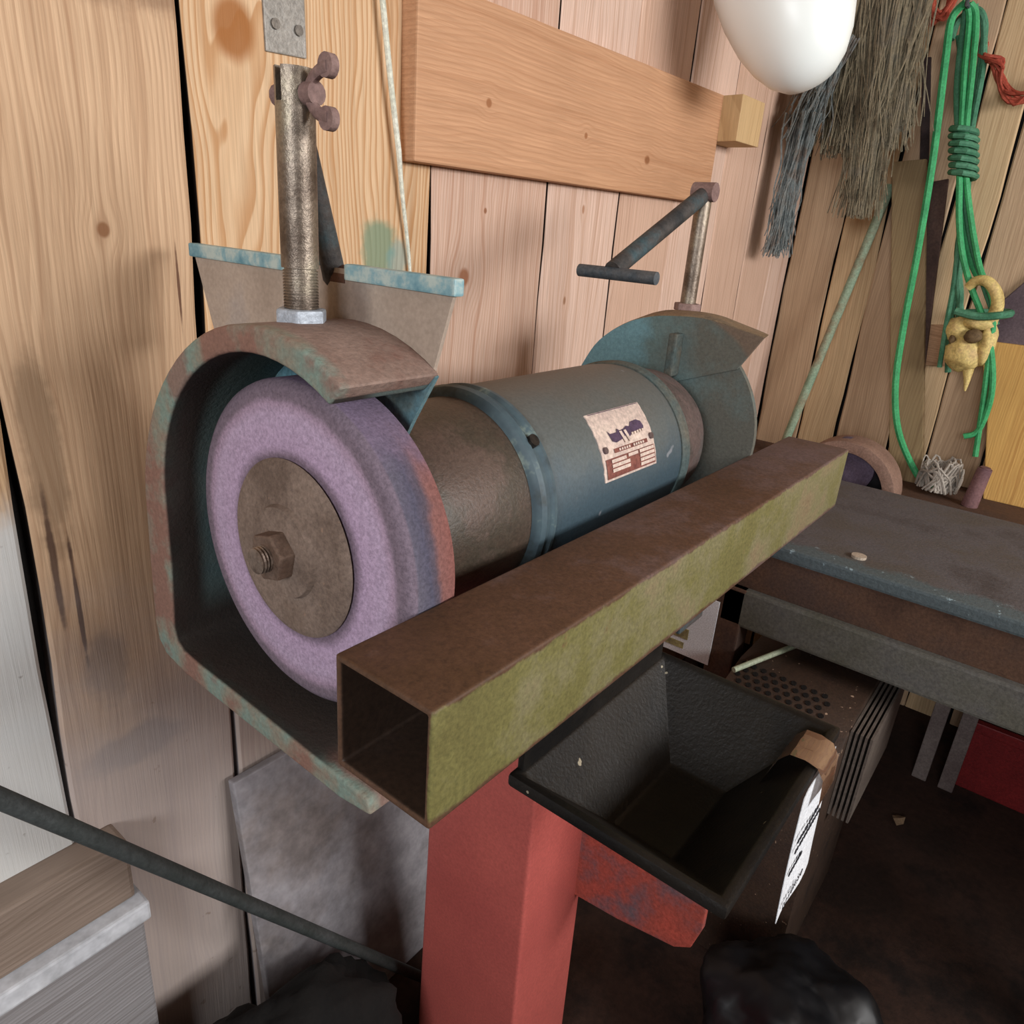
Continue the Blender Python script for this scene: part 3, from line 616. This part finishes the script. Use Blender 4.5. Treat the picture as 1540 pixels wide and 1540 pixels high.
# ------------------------------------------------------------------ far workbench
BN = thing('workbench', (1.4, -0.4, FL), 'dark dusty workbench standing along the side wall', 'workbench')
mbt = MB('bench_top', 0.75, 0, 0.3); n1 = mbt.noise(5, 5, 0.65); n2 = mbt.noise(160, 3, 0.7)
c = mbt.ramp(n1, [(0.36, srgb(70, 64, 64)), (0.52, srgb(88, 84, 86)), (0.66, srgb(84, 78, 74))])
fr = (mbt.x + (mbt.noise(14, 5, 0.7)-0.5)*0.10).step(1.155, 1.125); c = mbt.mix(c, srgb(78, 92, 96), fr*0.8)
c = mbt.mix(c, srgb(140, 160, 168), fr*mbt.noise(36, 4, 0.6).step(0.63, 0.68))  # bluish highlights along the front edge are put into the colour
c = mbt.mix(c, mbt.ramp(n2, [(0.3, (0.7, 0.7, 0.7, 1)), (0.7, (1.2, 1.2, 1.2, 1))]), 0.7, 'MULTIPLY'); mbt.color(c); mbt.bump(n2+n1, 0.4, 0.003)
M_apron = dusty('bench_apron', [srgb(66, 46, 36), srgb(86, 62, 48), srgb(74, 56, 48)], 6, 0.8)
M_rail = dusty('bench_rail', [srgb(84, 82, 72), srgb(92, 90, 84), srgb(80, 78, 80)], 5, 0.75)
bm = NB(); box(bm, 1.095, 1.68, -1.5, 0.19, 0.672, 0.70); from_bm('bench_top', bm, mbt, BN, bevel=0.006)
bm = NB(); box(bm, 1.105, 1.66, -1.48, 0.185, 0.585, 0.673); from_bm('apron', bm, M_apron, BN, bevel=0.004)
bm = NB(); box(bm, 1.085, 1.13, -1.5, 0.20, 0.505, 0.588); from_bm('lower_rail', bm, M_rail, BN, bevel=0.006)
for (lx, ly, mt_) in ((1.085, 0.15, M_apron), (1.10, -0.74, M_rail), (1.10, -1.46, M_apron), (1.60, 0.14, M_apron), (1.60, -1.46, M_apron)):
    bm = NB(); box(bm, lx, lx+0.06, ly, ly+0.06, FL, 0.588); from_bm('leg', bm, mt_, BN, bevel=0.004)
bm = NB(); cyl(bm, (1.165, -0.022, 0.702), (0, 0, 1), 0.014, 0.006, 18); from_bm('metal_disc', bm, dusty('disc_cream', [srgb(160, 146, 130), srgb(180, 166, 150)], 50), None, label='small cream coloured disc lying on the workbench top', cat='disc')
# tag on the bench leg
TG2 = thing('paper_tag', (1.084, 0.26, 0.39), 'white paper lot tag with a small picture on the workbench leg', 'paper tag', 'paper lot tags')
bm = NB(); box(bm, 1.0825, 1.0845, 0.200, 0.335, 0.39, 0.545); from_bm('sheet', bm, M_paper, TG2)
bm = NB(); box(bm, 1.081, 1.0826, 0.262, 0.315, 0.405, 0.420); box(bm, 1.081, 1.0826, 0.255, 0.295, 0.430, 0.455); from_bm('picture', bm, dusty('tag_picture', [srgb(120, 110, 80), srgb(170, 160, 110)], 60), TG2)

SF = thing('back_shelf', (1.94, -0.4, FL), 'low dark brown shelf on pale posts behind the workbench', 'shelf')
bm = NB(); box(bm, 1.685, 2.198, -1.5, 0.578, 0.595, 0.625); from_bm('shelf_board', bm, M_apron, SF, bevel=0.004)
M_ts = dusty('post_grey', [srgb(92, 80, 78), srgb(116, 106, 102)], 8)
for (xa, ya) in ((1.83, -0.232), (1.83, -0.300), (1.83, 0.50), (1.83, -1.46)):
    bm = NB(); box(bm, xa, xa+0.035, ya, ya+0.038, FL, 0.596); from_bm('shelf_post', bm, M_ts, SF, bevel=0.003)

# things on the ledge behind the bench
AH = thing('arched_housing', (1.8, 0.17, 0.625), 'rusty arched metal housing around a dull purple disc behind the workbench', 'machine part')
def archpts(r, a0, a1, n): return [(0.172+r*math.sin(math.radians(a0+(a1-a0)*i/n)), 0.645+r*math.cos(math.radians(a0+(a1-a0)*i/n))) for i in range(n+1)]
bm = NB(); shell(bm, archpts(0.138, -98, 98, 28), archpts(0.108, -98, 98, 28), 1.76, 1.86); from_bm('arch_band', bm, dusty('arch_rust', [srgb(122, 96, 84), srgb(142, 114, 100)], 10), AH, smooth=True, bevel=0.003)
bm = NB(); prism(bm, archpts(0.11, -98, 98, 28), 1.84, 1.852); from_bm('arch_back', bm, dusty('arch_dark', [srgb(24, 22, 26), srgb(40, 36, 38)], 10), AH)
bm = NB(); lathe(bm, [(1.80, 0.01), (1.795, 0.07), (1.80, 0.078), (1.83, 0.078), (1.835, 0.07), (1.835, 0.01)], 0.182, 0.7045, 48); from_bm('disc', bm, dusty('disc_purple', [srgb(88, 78, 98), srgb(108, 96, 116)], 12), AH, smooth=True)
bm = NB(); random.seed(3)
for k in range(46):
    a = random.uniform(0, 6.28); r0 = random.uniform(0.02, 0.052)
    cpt = Vector((2.05, -0.02, 0.66)); pts = []
    for i in range(7):
        t_ = i/6; pts.append(cpt+Vector((0.05*math.cos(a+t_*2)*1.1, r0*math.sin(a+t_*2.2)*1.1, -0.02+0.085*math.sin(t_*math.pi)*random.uniform(.5, 1.05))))
    tube(bm, smooth_path(pts, 2), random.uniform(0.002, 0.0045), 6)
from_bm('tangled_wire', bm, dusty('tangle_grey', [srgb(150, 142, 132), srgb(176, 168, 158)], 30), None, smooth=True, label='pale grey tangle of wire and cord behind the workbench', cat='wire tangle')
bm = NB(); tube(bm, [(2.0, -0.115, 0.625), (2.0, -0.125, 0.735)], 0.021, 20, 0.018); tube(bm, [(2.0, -0.125, 0.732), (2.0, -0.1255, 0.739)], 0.013, 20); from_bm('short_post', bm, dusty('post_purple', [srgb(104, 76, 80), srgb(124, 92, 92)], 12), None, smooth=True, label='short purple brown tube standing behind the workbench', cat='tube')

# heater-like housing below the bench
HT = thing('perforated_housing', (1.05, -0.03, FL), 'rusty brown perforated metal housing with side fins under the workbench', 'housing')
mh = dusty('housing_brown', [srgb(44, 32, 25), srgb(62, 45, 34), srgb(54, 39, 31)], 9, 0.6, 0.1, 0.5, speck=srgb(168, 140, 118))
bm = NB()
prof = [(0.90, FL), (1.30, FL), (1.30, 0.36), (1.27, 0.43), (1.20, 0.462), (1.05, 0.462), (0.97, 0.44), (0.92, 0.39), (0.90, 0.33)]
A = [bm.verts.new((x, -0.115, z)) for x, z in prof]; B = [bm.verts.new((x, 0.125, z)) for x, z in prof]
bm.faces.new(A); bm.faces.new(B[::-1])
for i in range(len(prof)): bm.faces.new((A[i], A[(i+1) % len(prof)], B[(i+1) % len(prof)], B[i]))
from_bm('housing_shell', bm, mh, HT, smooth=True, bevel=0.004)
M_hole = dusty('hole_dark', [srgb(12, 9, 8), srgb(20, 15, 12)], 20)
hole_me = None
tv = Vector((0.08, 0, 0.022)).normalized(); nv_ = Vector((-0.022, 0, 0.08)).normalized()
for i in range(9):
    for j in range(4):
        p = Vector((0.975+0.0, 0.10-0.020*i, 0.442))+tv*(0.012+0.017*j)+Vector((0, 0.010*(j % 2), 0))+nv_*0.0004
        if hole_me is None:
            bm = NB(); tube(bm, [-nv_*0.002, nv_*0.0009], 0.0058, 8); hole_me = bpy.data.meshes.new('vent_hole'); bm.to_mesh(hole_me); bm.free(); hole_me.materials.append(M_hole.m)
        o = bpy.data.objects.new('vent_hole', hole_me); COL.objects.link(o); o.parent = HT; o.matrix_parent_inverse = Matrix.Translation(-ORG[HT.name]); o.location = p
fin_me = None
for i in range(5):
    if fin_me is None:
        bm = NB(); box(bm, -0.12, 0.18, -0.0022, 0.0022, -0.03, 0.16); fin_me = bpy.data.meshes.new('cooling_fin'); bm.to_mesh(fin_me); bm.free(); fin_me.materials.append(dusty('fin_grey', [srgb(84, 74, 68), srgb(104, 94, 86)], 12, 0.6).m)
    o = bpy.data.objects.new('cooling_fin', fin_me); COL.objects.link(o); o.parent = HT; o.matrix_parent_inverse = Matrix.Translation(-ORG[HT.name]); o.location = (1.10, -0.118-0.0085*i, 0.285)
bm = NB(); tube(bm, smooth_path([(0.99, 0.115, 0.462), (1.06, 0.085, 0.470), (1.15, 0.05, 0.476), (1.24, 0.03, 0.468), (1.34, 0.02, 0.42), (1.40, 0.02, 0.2), (1.41, 0.02, FL)], 5), 0.0058, 10)
from_bm('pale_cable', bm, dusty('cable_green_white', [srgb(150, 160, 136), srgb(172, 180, 156)], 20, 0.5), None, smooth=True, label='pale green cable lying over the perforated brown housing', cat='cable')
# red crate and trestle under the bench
RC = thing('red_crate', (2.0, -0.5, FL), 'dark red plastic crate under the workbench', 'crate')
M_rc = dusty('crate_red', [srgb(104, 26, 28), srgb(120, 32, 33)], 8, 0.5)
bm = NB()
for (x0, x1, y0, y1) in ((1.88, 1.895, -0.82, -0.28), (2.17, 2.185, -0.82, -0.28), (1.895, 2.17, -0.82, -0.805), (1.895, 2.17, -0.295, -0.28)): box(bm, x0, x1, y0, y1, FL, FL+0.22)
box(bm, 1.895, 2.17, -0.805, -0.295, FL, FL+0.012); from_bm('crate_walls', bm, M_rc, RC, bevel=0.003)
bm = NB(); box(bm, 1.87, 1.882, -0.83, -0.27, FL+0.19, FL+0.22); from_bm('crate_rim', bm, M_rc, RC, bevel=0.003)
# black bag, leaf, dark clutter on the floor
def lumpy(name, c, sx, sy, sz, mat, seed, amp=0.12, **kw):
    from mathutils import noise as NZ
    bm = NB(); bmesh.ops.create_icosphere(bm, subdivisions=5, radius=1.0)
    for v in bm.verts:
        d = v.co.normalized(); k = 1+amp*2.2*(NZ.noise(d*1.6+Vector((seed, 0, 0))))+amp*0.9*abs(NZ.noise(d*4.1+Vector((0, seed, 0))))-amp*0.5*abs(NZ.noise(d*8+Vector((0, 0, seed))))
        v.co = Vector((d.x*sx*k, d.y*sy*k, d.z*sz*k))
        v.co.z = max(v.co.z, -sz*0.82)
    for v in bm.verts: v.co += Vector(c)+Vector((0, 0, sz*0.82))
    return from_bm(name, bm, mat, None, smooth=True, sharp=80, **kw)
mbg = MB('black_plastic', 0.45, 0, 0.35); n1 = mbg.noise(5, 2, 0.5, dist=0.8); mbg.color(mbg.ramp(n1, [(0.4, srgb(9, 9, 11)), (0.6, srgb(16, 16, 19))])); mbg.bump(n1, 0.25, 0.01)
lumpy('rubbish_bag', (0.74, -0.18, FL), 0.145, 0.15, 0.150, mbg, 2.0, 0.10, label='shiny black plastic bag on the floor beside the red column', cat='bag')
lumpy('dark_sack', (0.06, 0.36, FL), 0.25, 0.12, 0.19, dusty('sack_black', [srgb(10, 9, 9), srgb(22, 19, 17)], 8, 0.9), 5.0, 0.12, label='black crumpled sack on the floor against the whitewashed sill', cat='sack')
bm = NB()
LV = [(-0.022, 0, 0.004), (-0.012, 0.012, 0.012), (0.004, 0.017, 0.008), (0.022, 0.004, 0.004), (0.014, -0.012, 0.013), (-0.006, -0.013, 0.006)]
top = [bm.verts.new(Vector(p)+Vector((1.60, -0.208, FL+0.002))) for p in LV]; bot = [bm.verts.new(Vector(p)+Vector((1.60, -0.208, FL))) for p in LV]
ct = bm.verts.new((1.60, -0.208, FL+0.014)); cb = bm.verts.new((1.60, -0.208, FL))
for i in range(6):
    j = (i+1) % 6; bm.faces.new((top[i], top[j], ct)); bm.faces.new((bot[j], bot[i], cb)); bm.faces.new((top[i], bot[i], bot[j], top[j]))
from_bm('dry_leaf', bm, dusty('leaf_brown', [srgb(116, 94, 74), srgb(140, 116, 92)], 40), None, label='dry brown leaf lying on the dirt floor', cat='leaf')
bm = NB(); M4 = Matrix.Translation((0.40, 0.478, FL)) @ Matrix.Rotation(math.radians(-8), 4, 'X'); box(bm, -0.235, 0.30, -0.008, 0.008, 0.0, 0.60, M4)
from_bm('lit_patch_panel', bm, dusty('lit_patch_grey', [srgb(140, 136, 140), srgb(152, 149, 153), srgb(132, 124, 122)], 3, 0.7, fine=30, bump=0.02), None, bevel=0.003, label='pale grey panel added for the lit wall patch behind the red column', cat='panel')  # added panel stands in for the lit patch of wall
# leaning iron bar, left
bm = NB(); tube(bm, [(-0.36, 0.40, 1.03), (0.465, 0.402, FL)], 0.0095, 12); from_bm('iron_bar', bm, dusty('bar_dark', [srgb(50, 55, 53), srgb(66, 70, 70)], 10, 0.6), None, smooth=True, label='dark grey iron bar slanting down across the whitewashed plank', cat='bar')

# ------------------------------------------------------------------ on the back wall
bm = NB(); hexa(bm, [(0.507, 0.550, 1.324), (1.475, 0.550, 1.334), (1.475, 0.581, 1.334), (0.507, 0.581, 1.324), (0.507, 0.550, 1.546), (1.475, 0.550, 1.562), (1.475, 0.581, 1.562), (0.507, 0.581, 1.546)])
from_bm('nailed_board', bm, wood('board_orange', BOARD, srgb(168, 120, 86), 'x', seed=6.0, rings=30, grain=0.4, knots=[(1.42, 0.66, 0.006, 1.0), (1.41, 0.93, 0.005, 1.0), (1.395, 1.16, 0.008, 1.3)]), None, bevel=0.003, label='wide orange brown board nailed flat across the wall planks', cat='board')
HG = thing('hinge_strap', (0.308, 0.577, 1.412), 'grey galvanized strap with screws on the plank wall above the bolt', 'strap')
bm = NB(); hexa(bm, [(0.292, 0.577, 1.417), (0.349, 0.577, 1.420), (0.349, 0.581, 1.420), (0.292, 0.581, 1.417), (0.286, 0.577, 1.66), (0.344, 0.577, 1.66), (0.344, 0.581, 1.66), (0.286, 0.581, 1.66)])
from_bm('strap_plate', bm, dusty('galvanized', [srgb(142, 138, 132), srgb(160, 156, 150)], 16, 0.5, 0.3), HG, bevel=0.0015)
for (x, z) in ((0.305, 1.447), (0.337, 1.447), (0.334, 1.495), (0.303, 1.535)):
    bm = NB(); cyl(bm, (x, 0.576, z), (0, 1, 0), 0.0058, 0.004, 14); from_bm('screw_head', bm, dusty('screw_grey', [srgb(104, 98, 92), srgb(132, 126, 118)], 60, 0.5, 0.4), HG, smooth=True)
bm = NB(); tube(bm, smooth_path([(0.443, 0.568, 1.62), (0.460, 0.566, 1.505), (0.475, 0.566, 1.419), (0.493, 0.567, 1.333)], 6), 0.0040, 8); tube(bm, smooth_path([(0.493, 0.567, 1.333), (0.503, 0.57, 1.283), (0.524, 0.573, 1.183), (0.53, 0.575, 1.1)], 6), 0.0040, 8, 0.0016)
from_bm('pull_cord', bm, dusty('cord_white', [srgb(206, 208, 192), srgb(222, 222, 208)], 20), None, smooth=True, label='thin white cord hanging down beside the nailed board', cat='cord')
bm = NB(); hexa(bm, [(1.465, 0.50, 1.467), (1.597, 0.50, 1.469), (1.597, 0.581, 1.469), (1.478, 0.581, 1.467), (1.463, 0.50, 1.561), (1.595, 0.50, 1.563), (1.597, 0.581, 1.563), (1.476, 0.581, 1.561)])
from_bm('wood_block', bm, wood('block_pine', srgb(206, 176, 132), srgb(166, 130, 88), 'z', seed=12.0), None, bevel=0.002, label='small square pine block fixed to the wall below the white shade', cat='block')
# white egg-shaped shade
SD = thing('lamp_shade', (1.28, 0.40, 1.53), 'large white rounded shade hanging near the top of the wall', 'lamp')
bm = NB(); prof = [(0.0, 0.0), (0.025, 0.003), (0.05, 0.014), (0.072, 0.036), (0.092, 0.07), (0.109, 0.115), (0.120, 0.17), (0.124, 0.22), (0.12, 0.27), (0.085, 0.305), (0.03, 0.315), (0.0, 0.316)]
rings = []; ns = 48
Ms = Matrix.Translation((1.27, 0.285, 1.537)) @ Matrix.Rotation(math.radians(-29), 4, 'X') @ Matrix.Rotation(math.radians(6), 4, 'Y')
for (r_, h_) in prof:
    rings.append([bm.verts.new(Ms @ Vector((r_*math.cos(2*math.pi*k/ns), r_*math.sin(2*math.pi*k/ns), h_))) for k in range(ns)] if r_ > 0 else [bm.verts.new(Ms @ Vector((0, 0, h_)))])
for a, b in zip(rings, rings[1:]):
    for k in range(ns):
        j = (k+1) % ns
        if len(a) == 1: bm.faces.new((a[0], b[j], b[k]))
        elif len(b) == 1: bm.faces.new((a[k], a[j], b[0]))
        else: bm.faces.new((a[k], a[j], b[j], b[k]))
msd = MB('shade_white', 0.35, 0, 0.5); msd.b.inputs['Base Color'].default_value = srgb(236, 242, 240); msd.b.inputs['Subsurface Weight'].default_value = 0.3; msd.b.inputs['Subsurface Radius'].default_value = (0.05, 0.05, 0.05)
from_bm('shade_shell', bm, msd, SD, smooth=True, sharp=70)
tp = Ms @ Vector((0, 0, 0.31)); tq = Ms @ Vector((0, 0, 0.36))
bm = NB(); tube(bm, [tp, tq], 0.035, 24, 0.025); from_bm('shade_cap', bm, dusty('cap_grey', [srgb(70, 70, 70), srgb(90, 90, 88)], 20), SD, smooth=True)
bm = NB(); tube(bm, smooth_path([tq, (tq.x, tq.y+0.02, 2.1), (tq.x, tq.y+0.02, 2.402)], 4), 0.004, 8); from_bm('shade_cord', bm, M_ink, SD, smooth=True)

# ------------------------------------------------------------------ hanging things in the right corner
def hank(name, strands, mat, **kw):
    bm = NB()
    for pts, r0 in strands: tube(bm, smooth_path(pts, 3), r0, 4, r0*0.5)
    return from_bm(name, bm, mat, None, smooth=True, sharp=80, **kw)
random.seed(21)
def strand(top, bot, spread_t, spread_b, wav, x):
    g = random.gauss; pts = []
    t0 = Vector((x+g(0, 0.018), top[0]+g(0, spread_t), top[1])); b0 = Vector((x+g(0, 0.02), bot[0]+g(0, spread_b), bot[1]+abs(g(0, 0.05))))
    for i in range(6):
        t_ = i/5; p = t0.lerp(b0, t_); p += Vector((g(0, wav)*0.6, g(0, wav), 0))*(0.4+t_); pts.append(p)
    return pts, random.uniform(0.0016, 0.0032)
M_flax = dusty('flax_grey', [srgb(106, 97, 80), srgb(138, 128, 106), srgb(124, 117, 102)], 16, 0.85)
M_tow = dusty('tow_blue', [srgb(96, 104, 106), srgb(130, 138, 138), srgb(116, 106, 98)], 20, 0.85)
S = [strand((0.385, 2.02), (0.335, 1.335), 0.05, 0.022, 0.006, 1.95) for _ in range(420)] + [strand((0.45, 2.0), (0.41, 1.48), 0.036, 0.035, 0.007, 1.94) for _ in range(320)] + [strand((0.36, 2.0), (0.30, 1.50), 0.04, 0.025, 0.006, 1.97) for _ in range(240)]
hank('flax_hank', S, M_flax, label='thick grey brown hank of flax fibres hanging in the corner', cat='fibre hank')
S = [strand((0.455, 1.75), (0.500, 1.51), 0.018, 0.022, 0.005, 1.87) for _ in range(220)] + [strand((0.497, 1.58), (0.507, 1.22), 0.016, 0.014, 0.006, 1.87) for _ in range(240)]
hank('tow_tuft', S, M_tow, label='ragged blue grey tuft of tow hanging beside the flax hank', cat='fibre tuft')

RP = thing('rope_coil', (2.12, 0.1, 0.6), 'coil of bright green cord hanging on the side wall', 'rope')
M_rope = dusty('rope_green', [srgb(54, 142, 90), srgb(70, 168, 108)], 20, 0.5); M_rope2 = dusty('rope_dull', [srgb(58, 112, 84), srgb(84, 136, 108)], 20, 0.7)
def rp(name, yz, x, r_, mat, lab=None):
    bm = NB(); tube(bm, smooth_path([(x+0.01*math.sin(i*1.7), a, b) for i, (a, b) in enumerate(yz)], 6), r_, 8); from_bm(name, bm, mat, RP, smooth=True)
rp('rope_loop', [(0.222, 1.848), (0.247, 1.815), (0.235, 1.72), (0.204, 1.488), (0.186, 1.249), (0.176, 1.084), (0.155, 0.913), (0.115, 0.779), (0.048, 0.672), (0.01, 0.645), (-0.03, 0.637)], 2.06, 0.0095, M_rope)
rp('rope_loop', [(0.222, 1.848), (0.208, 1.81), (0.186, 1.693), (0.142, 1.488), (0.102, 1.324), (0.051, 1.207), (-0.032, 1.075), (-0.079, 0.936), (-0.077, 0.821), (-0.046, 0.794)], 2.075, 0.008, M_rope)
rp('rope_loop', [(0.188, 1.827), (0.163, 1.722), (0.147, 1.568), (0.115, 1.407), (0.104, 1.272), (0.065, 1.152), (0.049, 1.026)], 2.14, 0.008, M_rope2)
rp('rope_loop', [(0.215, 1.848), (0.196, 1.82), (0.172, 1.708), (0.142, 1.536), (0.104, 1.407), (0.035, 1.243), (-0.026, 1.145), (-0.057, 0.969), (-0.077, 0.821), (-0.088, 0.745)], 2.075, 0.0075, M_rope)
rp('rope_loop', [(0.254, 1.788), (0.25, 1.832), (0.217, 1.851), (0.188, 1.827), (0.176, 1.767), (0.15, 1.55), (0.11, 1.35), (0.09, 1.22), (0.05, 1.1)], 2.15, 0.009, M_rope2)
rp('rope_loop', [(0.24, 1.80), (0.215, 1.725), (0.182, 1.6), (0.141, 1.504), (0.127, 1.39), (0.092, 1.238), (0.075, 1.097), (0.046, 0.951)], 2.16, 0.0085, M_rope2)
rp('rope_loop', [(0.225, 1.846), (0.222, 1.80), (0.198, 1.66), (0.150, 1.50), (0.112, 1.36), (0.085, 1.20), (0.072, 1.08), (0.06, 0.97)], 2.085, 0.0065, M_rope2)
rp('rope_loop', [(0.205, 1.848), (0.186, 1.78), (0.160, 1.60), (0.128, 1.46), (0.085, 1.33), (0.030, 1.22), (-0.045, 1.10)], 2.09, 0.006, M_rope2)
rp('rope_loop', [(0.21, 1.83), (0.20, 1.70), (0.165, 1.56), (0.128, 1.45), (0.10, 1.34), (0.06, 1.25), (0.02, 1.2)], 2.10, 0.0075, M_rope)
bm = NB()
pts = []
for i in range(60):
    t_ = i/59; a = t_*2*math.pi*7; cy = 0.160-0.030*t_; pts.append((2.095+0.046*math.cos(a), cy+0.030*math.sin(a), 1.575-0.12*t_))
tube(bm, pts, 0.0075, 8); from_bm('rope_binding', bm, M_rope2, RP, smooth=True)
bm = NB(); tube(bm, [(2.205, 0.217, 1.842), (2.05, 0.217, 1.840), (2.045, 0.217, 1.858)], 0.005, 8); from_bm('rope_nail', bm, M_iron, RP, smooth=True)
M_red = dusty('string_red', [srgb(150, 62, 46), srgb(176, 84, 64)], 20)
for pts, lab in (([(2.14, 0.335, 1.93), (2.13, 0.318, 1.87), (2.14, 0.300, 1.838), (2.15, 0.285, 1.85), (2.18, 0.28, 1.9), (2.203, 0.28, 1.95)], 'tangled red string on the wall between the flax hank and the green cord'), ([(2.203, 0.19, 1.79), (2.15, 0.163, 1.744), (2.14, 0.13, 1.725), (2.15, 0.112, 1.69), (2.14, 0.072, 1.643), (2.15, 0.02, 1.66), (2.19, -0.03, 1.70), (2.203, -0.05, 1.72)], 'tangled red string drooping from the green cord, away from the flax hank')):
    bm = NB()
    for k in range(7):
        tube(bm, smooth_path([(p[0]+(random.uniform(-.012, .012) if 0 < i < len(pts)-1 else 0), p[1]+random.uniform(-.014, .014), p[2]+random.uniform(-.014, .014)) for i, p in enumerate(pts)], 4), 0.0045, 6)
    from_bm('red_string', bm, M_red, None, smooth=True, label=lab, cat='string')

# small skull tied to the cord
SK = thing('animal_skull', (2.08, 0.0, 0.93), 'small yellowed animal skull with curved horn tied in the green cord', 'skull')
from mathutils import noise as NZ
def blob(c, s, seed, amp=0.18, sub=3):
    bmesh.ops.create_icosphere(bm, subdivisions=sub, radius=1.0, matrix=Matrix.Identity(4))
    for v in [v for v in bm.verts if not v.tag]:
        d = v.co.normalized(); k = 1+amp*NZ.noise(d*2.2+Vector((seed, seed, 0))); v.co = Vector((c[0]+d.x*s[0]*k, c[1]+d.y*s[1]*k, c[2]+d.z*s[2]*k)); v.tag = True
M_bone = dusty('bone_yellow', [srgb(176, 150, 92), srgb(212, 190, 122), srgb(196, 168, 116)], 22, 0.6); M_sock = dusty('socket_dark', [srgb(84, 66, 44), srgb(108, 88, 60)], 30)
bm = NB(); blob((2.08, 0.012, 1.015), (0.04, 0.046, 0.048), 1.0); blob((2.09, 0.04, 1.075), (0.035, 0.034, 0.036), 2.0); blob((2.08, -0.035, 1.045), (0.03, 0.022, 0.060), 3.0); blob((2.075, -0.005, 1.10), (0.03, 0.040, 0.02), 4.0)
CR = from_bm('cranium', bm, M_bone, SK, smooth=True, sharp=80)
bm = NB(); blob((2.050, -0.002, 1.066), (0.014, 0.021, 0.019), 5.0, 0.15); from_bm('eye_socket', bm, M_sock, CR, smooth=True, sharp=80)
bm = NB(); blob((2.066, 0.046, 1.05), (0.014, 0.009, 0.014), 6.0, 0.15); from_bm('eye_socket', bm, M_sock, CR, smooth=True, sharp=80)
bm = NB(); tube(bm, smooth_path([(2.08, -0.008, 0.985), (2.075, -0.014, 0.955), (2.07, -0.018, 0.918)], 4), 0.018, 10, 0.002); from_bm('fang', bm, M_bone, SK, smooth=True)
bm = NB(); tube(bm, smooth_path([(2.08, -0.040, 1.03), (2.075, -0.050, 0.99), (2.07, -0.055, 0.958)], 4), 0.012, 10, 0.002); from_bm('fang', bm, M_bone, SK, smooth=True)
bm = NB(); tube(bm, smooth_path([(2.08, 0.046, 1.186), (2.075, 0.030, 1.205), (2.07, 0.004, 1.205), (2.07, -0.022, 1.180), (2.07, -0.034, 1.145), (2.075, -0.028, 1.105)], 5), 0.012, 12, 0.017); from_bm('horn', bm, M_bone, SK, smooth=True)
bm = NB(); tube(bm, smooth_path([(2.045, 0.055, 1.125), (2.04, 0.0, 1.118), (2.045, -0.055, 1.128), (2.10, -0.065, 1.132), (2.13, -0.04, 1.13), (2.11, 0.04, 1.12)], 4), 0.010, 8); from_bm('tie', bm, M_rope2, SK, smooth=True)

# planks and sticks standing at the side wall
def lean(name, q, mat, th, label, cat):      # q: four (y, z) corners at x, thickness th towards the wall
    bm = NB(); xs = [p[0] for p in q]
    hexa(bm, [Vector(p) for p in q]+[Vector((p[0]+th, p[1], p[2])) for p in q]); return from_bm(name, bm, mat, None, bevel=0.003, label=label, cat=cat)
lean('leaning_plank', [(2.10, 0.02, 0.625), (2.10, -0.07+0.185, 0.625), (2.150, 0.328, 1.497), (2.150, 0.242, 1.506)], wood('plank_olive', srgb(142, 122, 90), srgb(108, 86, 60), 'yz', seed=17.0), 0.02, 'olive brown plank leaning against the side wall between the thin pole and the green cord', 'plank')
bm = NB(); tube(bm, [(2.06, 0.437, 0.625), (2.178, 0.322, 1.44)], 0.013, 12); from_bm('broom_handle', bm, dusty('handle_green', [srgb(126, 150, 126), srgb(146, 164, 140), srgb(138, 124, 100)], 9), None, smooth=True, label='thin green grey pole leaning in the corner', cat='pole')
bm = NB(); hexa(bm, [(2.19, 0.208, 1.35), (2.19, 0.232, 1.35), (2.202, 0.232, 1.35), (2.202, 0.208, 1.35), (2.19, 0.302, 1.76), (2.19, 0.322, 1.76), (2.202, 0.322, 1.76), (2.202, 0.302, 1.76)])
from_bm('dark_strap', bm, dusty('strap_dark', [srgb(38, 28, 30), srgb(58, 44, 42)], 12), None, label='narrow dark strap hanging on the side wall', cat='strap')
lean('dark_plank', [(2.13, 0.06, 0.625), (2.13, 0.105, 0.625), (2.18, 0.225, 1.45), (2.18, 0.18, 1.46)], dusty('plank_dark', [srgb(66, 48, 44), srgb(88, 66, 58)], 8), 0.015, 'dark brown slat leaning behind the green cord', 'slat')
bm = NB(); hexa(bm, [(2.172, 0.055, 0.965), (2.172, 0.135, 0.957), (2.201, 0.135, 0.957), (2.201, 0.055, 0.965), (2.172, 0.072, 1.08), (2.172, 0.150, 1.069), (2.201, 0.150, 1.069), (2.201, 0.072, 1.08)])
from_bm('wood_cleat', bm, wood('cleat_wood', srgb(186, 146, 112), srgb(140, 100, 72), 'y', seed=18.0), None, bevel=0.002, label='short tan wooden cleat on the wall behind the skull', cat='cleat')
lean('yellow_plank', [(2.11, -0.62, 0.625), (2.11, -0.135, 0.625), (2.16, -0.036, 1.05), (2.16, -0.56, 1.05)], wood('plank_yellow', srgb(206, 164, 96), srgb(164, 116, 60), 'yz', seed=19.0, knots=[(-0.055, 0.99, 0.006, 1.0)]), 0.025, 'yellow pine board leaning against the wall below the skull', 'board')
lean('dark_board', [(2.175, -0.50, 1.045), (2.175, -0.02, 1.045), (2.185, -0.018, 1.14), (2.185, -0.30, 1.55)], dusty('board_purple', [srgb(84, 70, 76), srgb(102, 88, 92)], 8), 0.012, 'dull purple grey sheet standing above the yellow board', 'sheet')
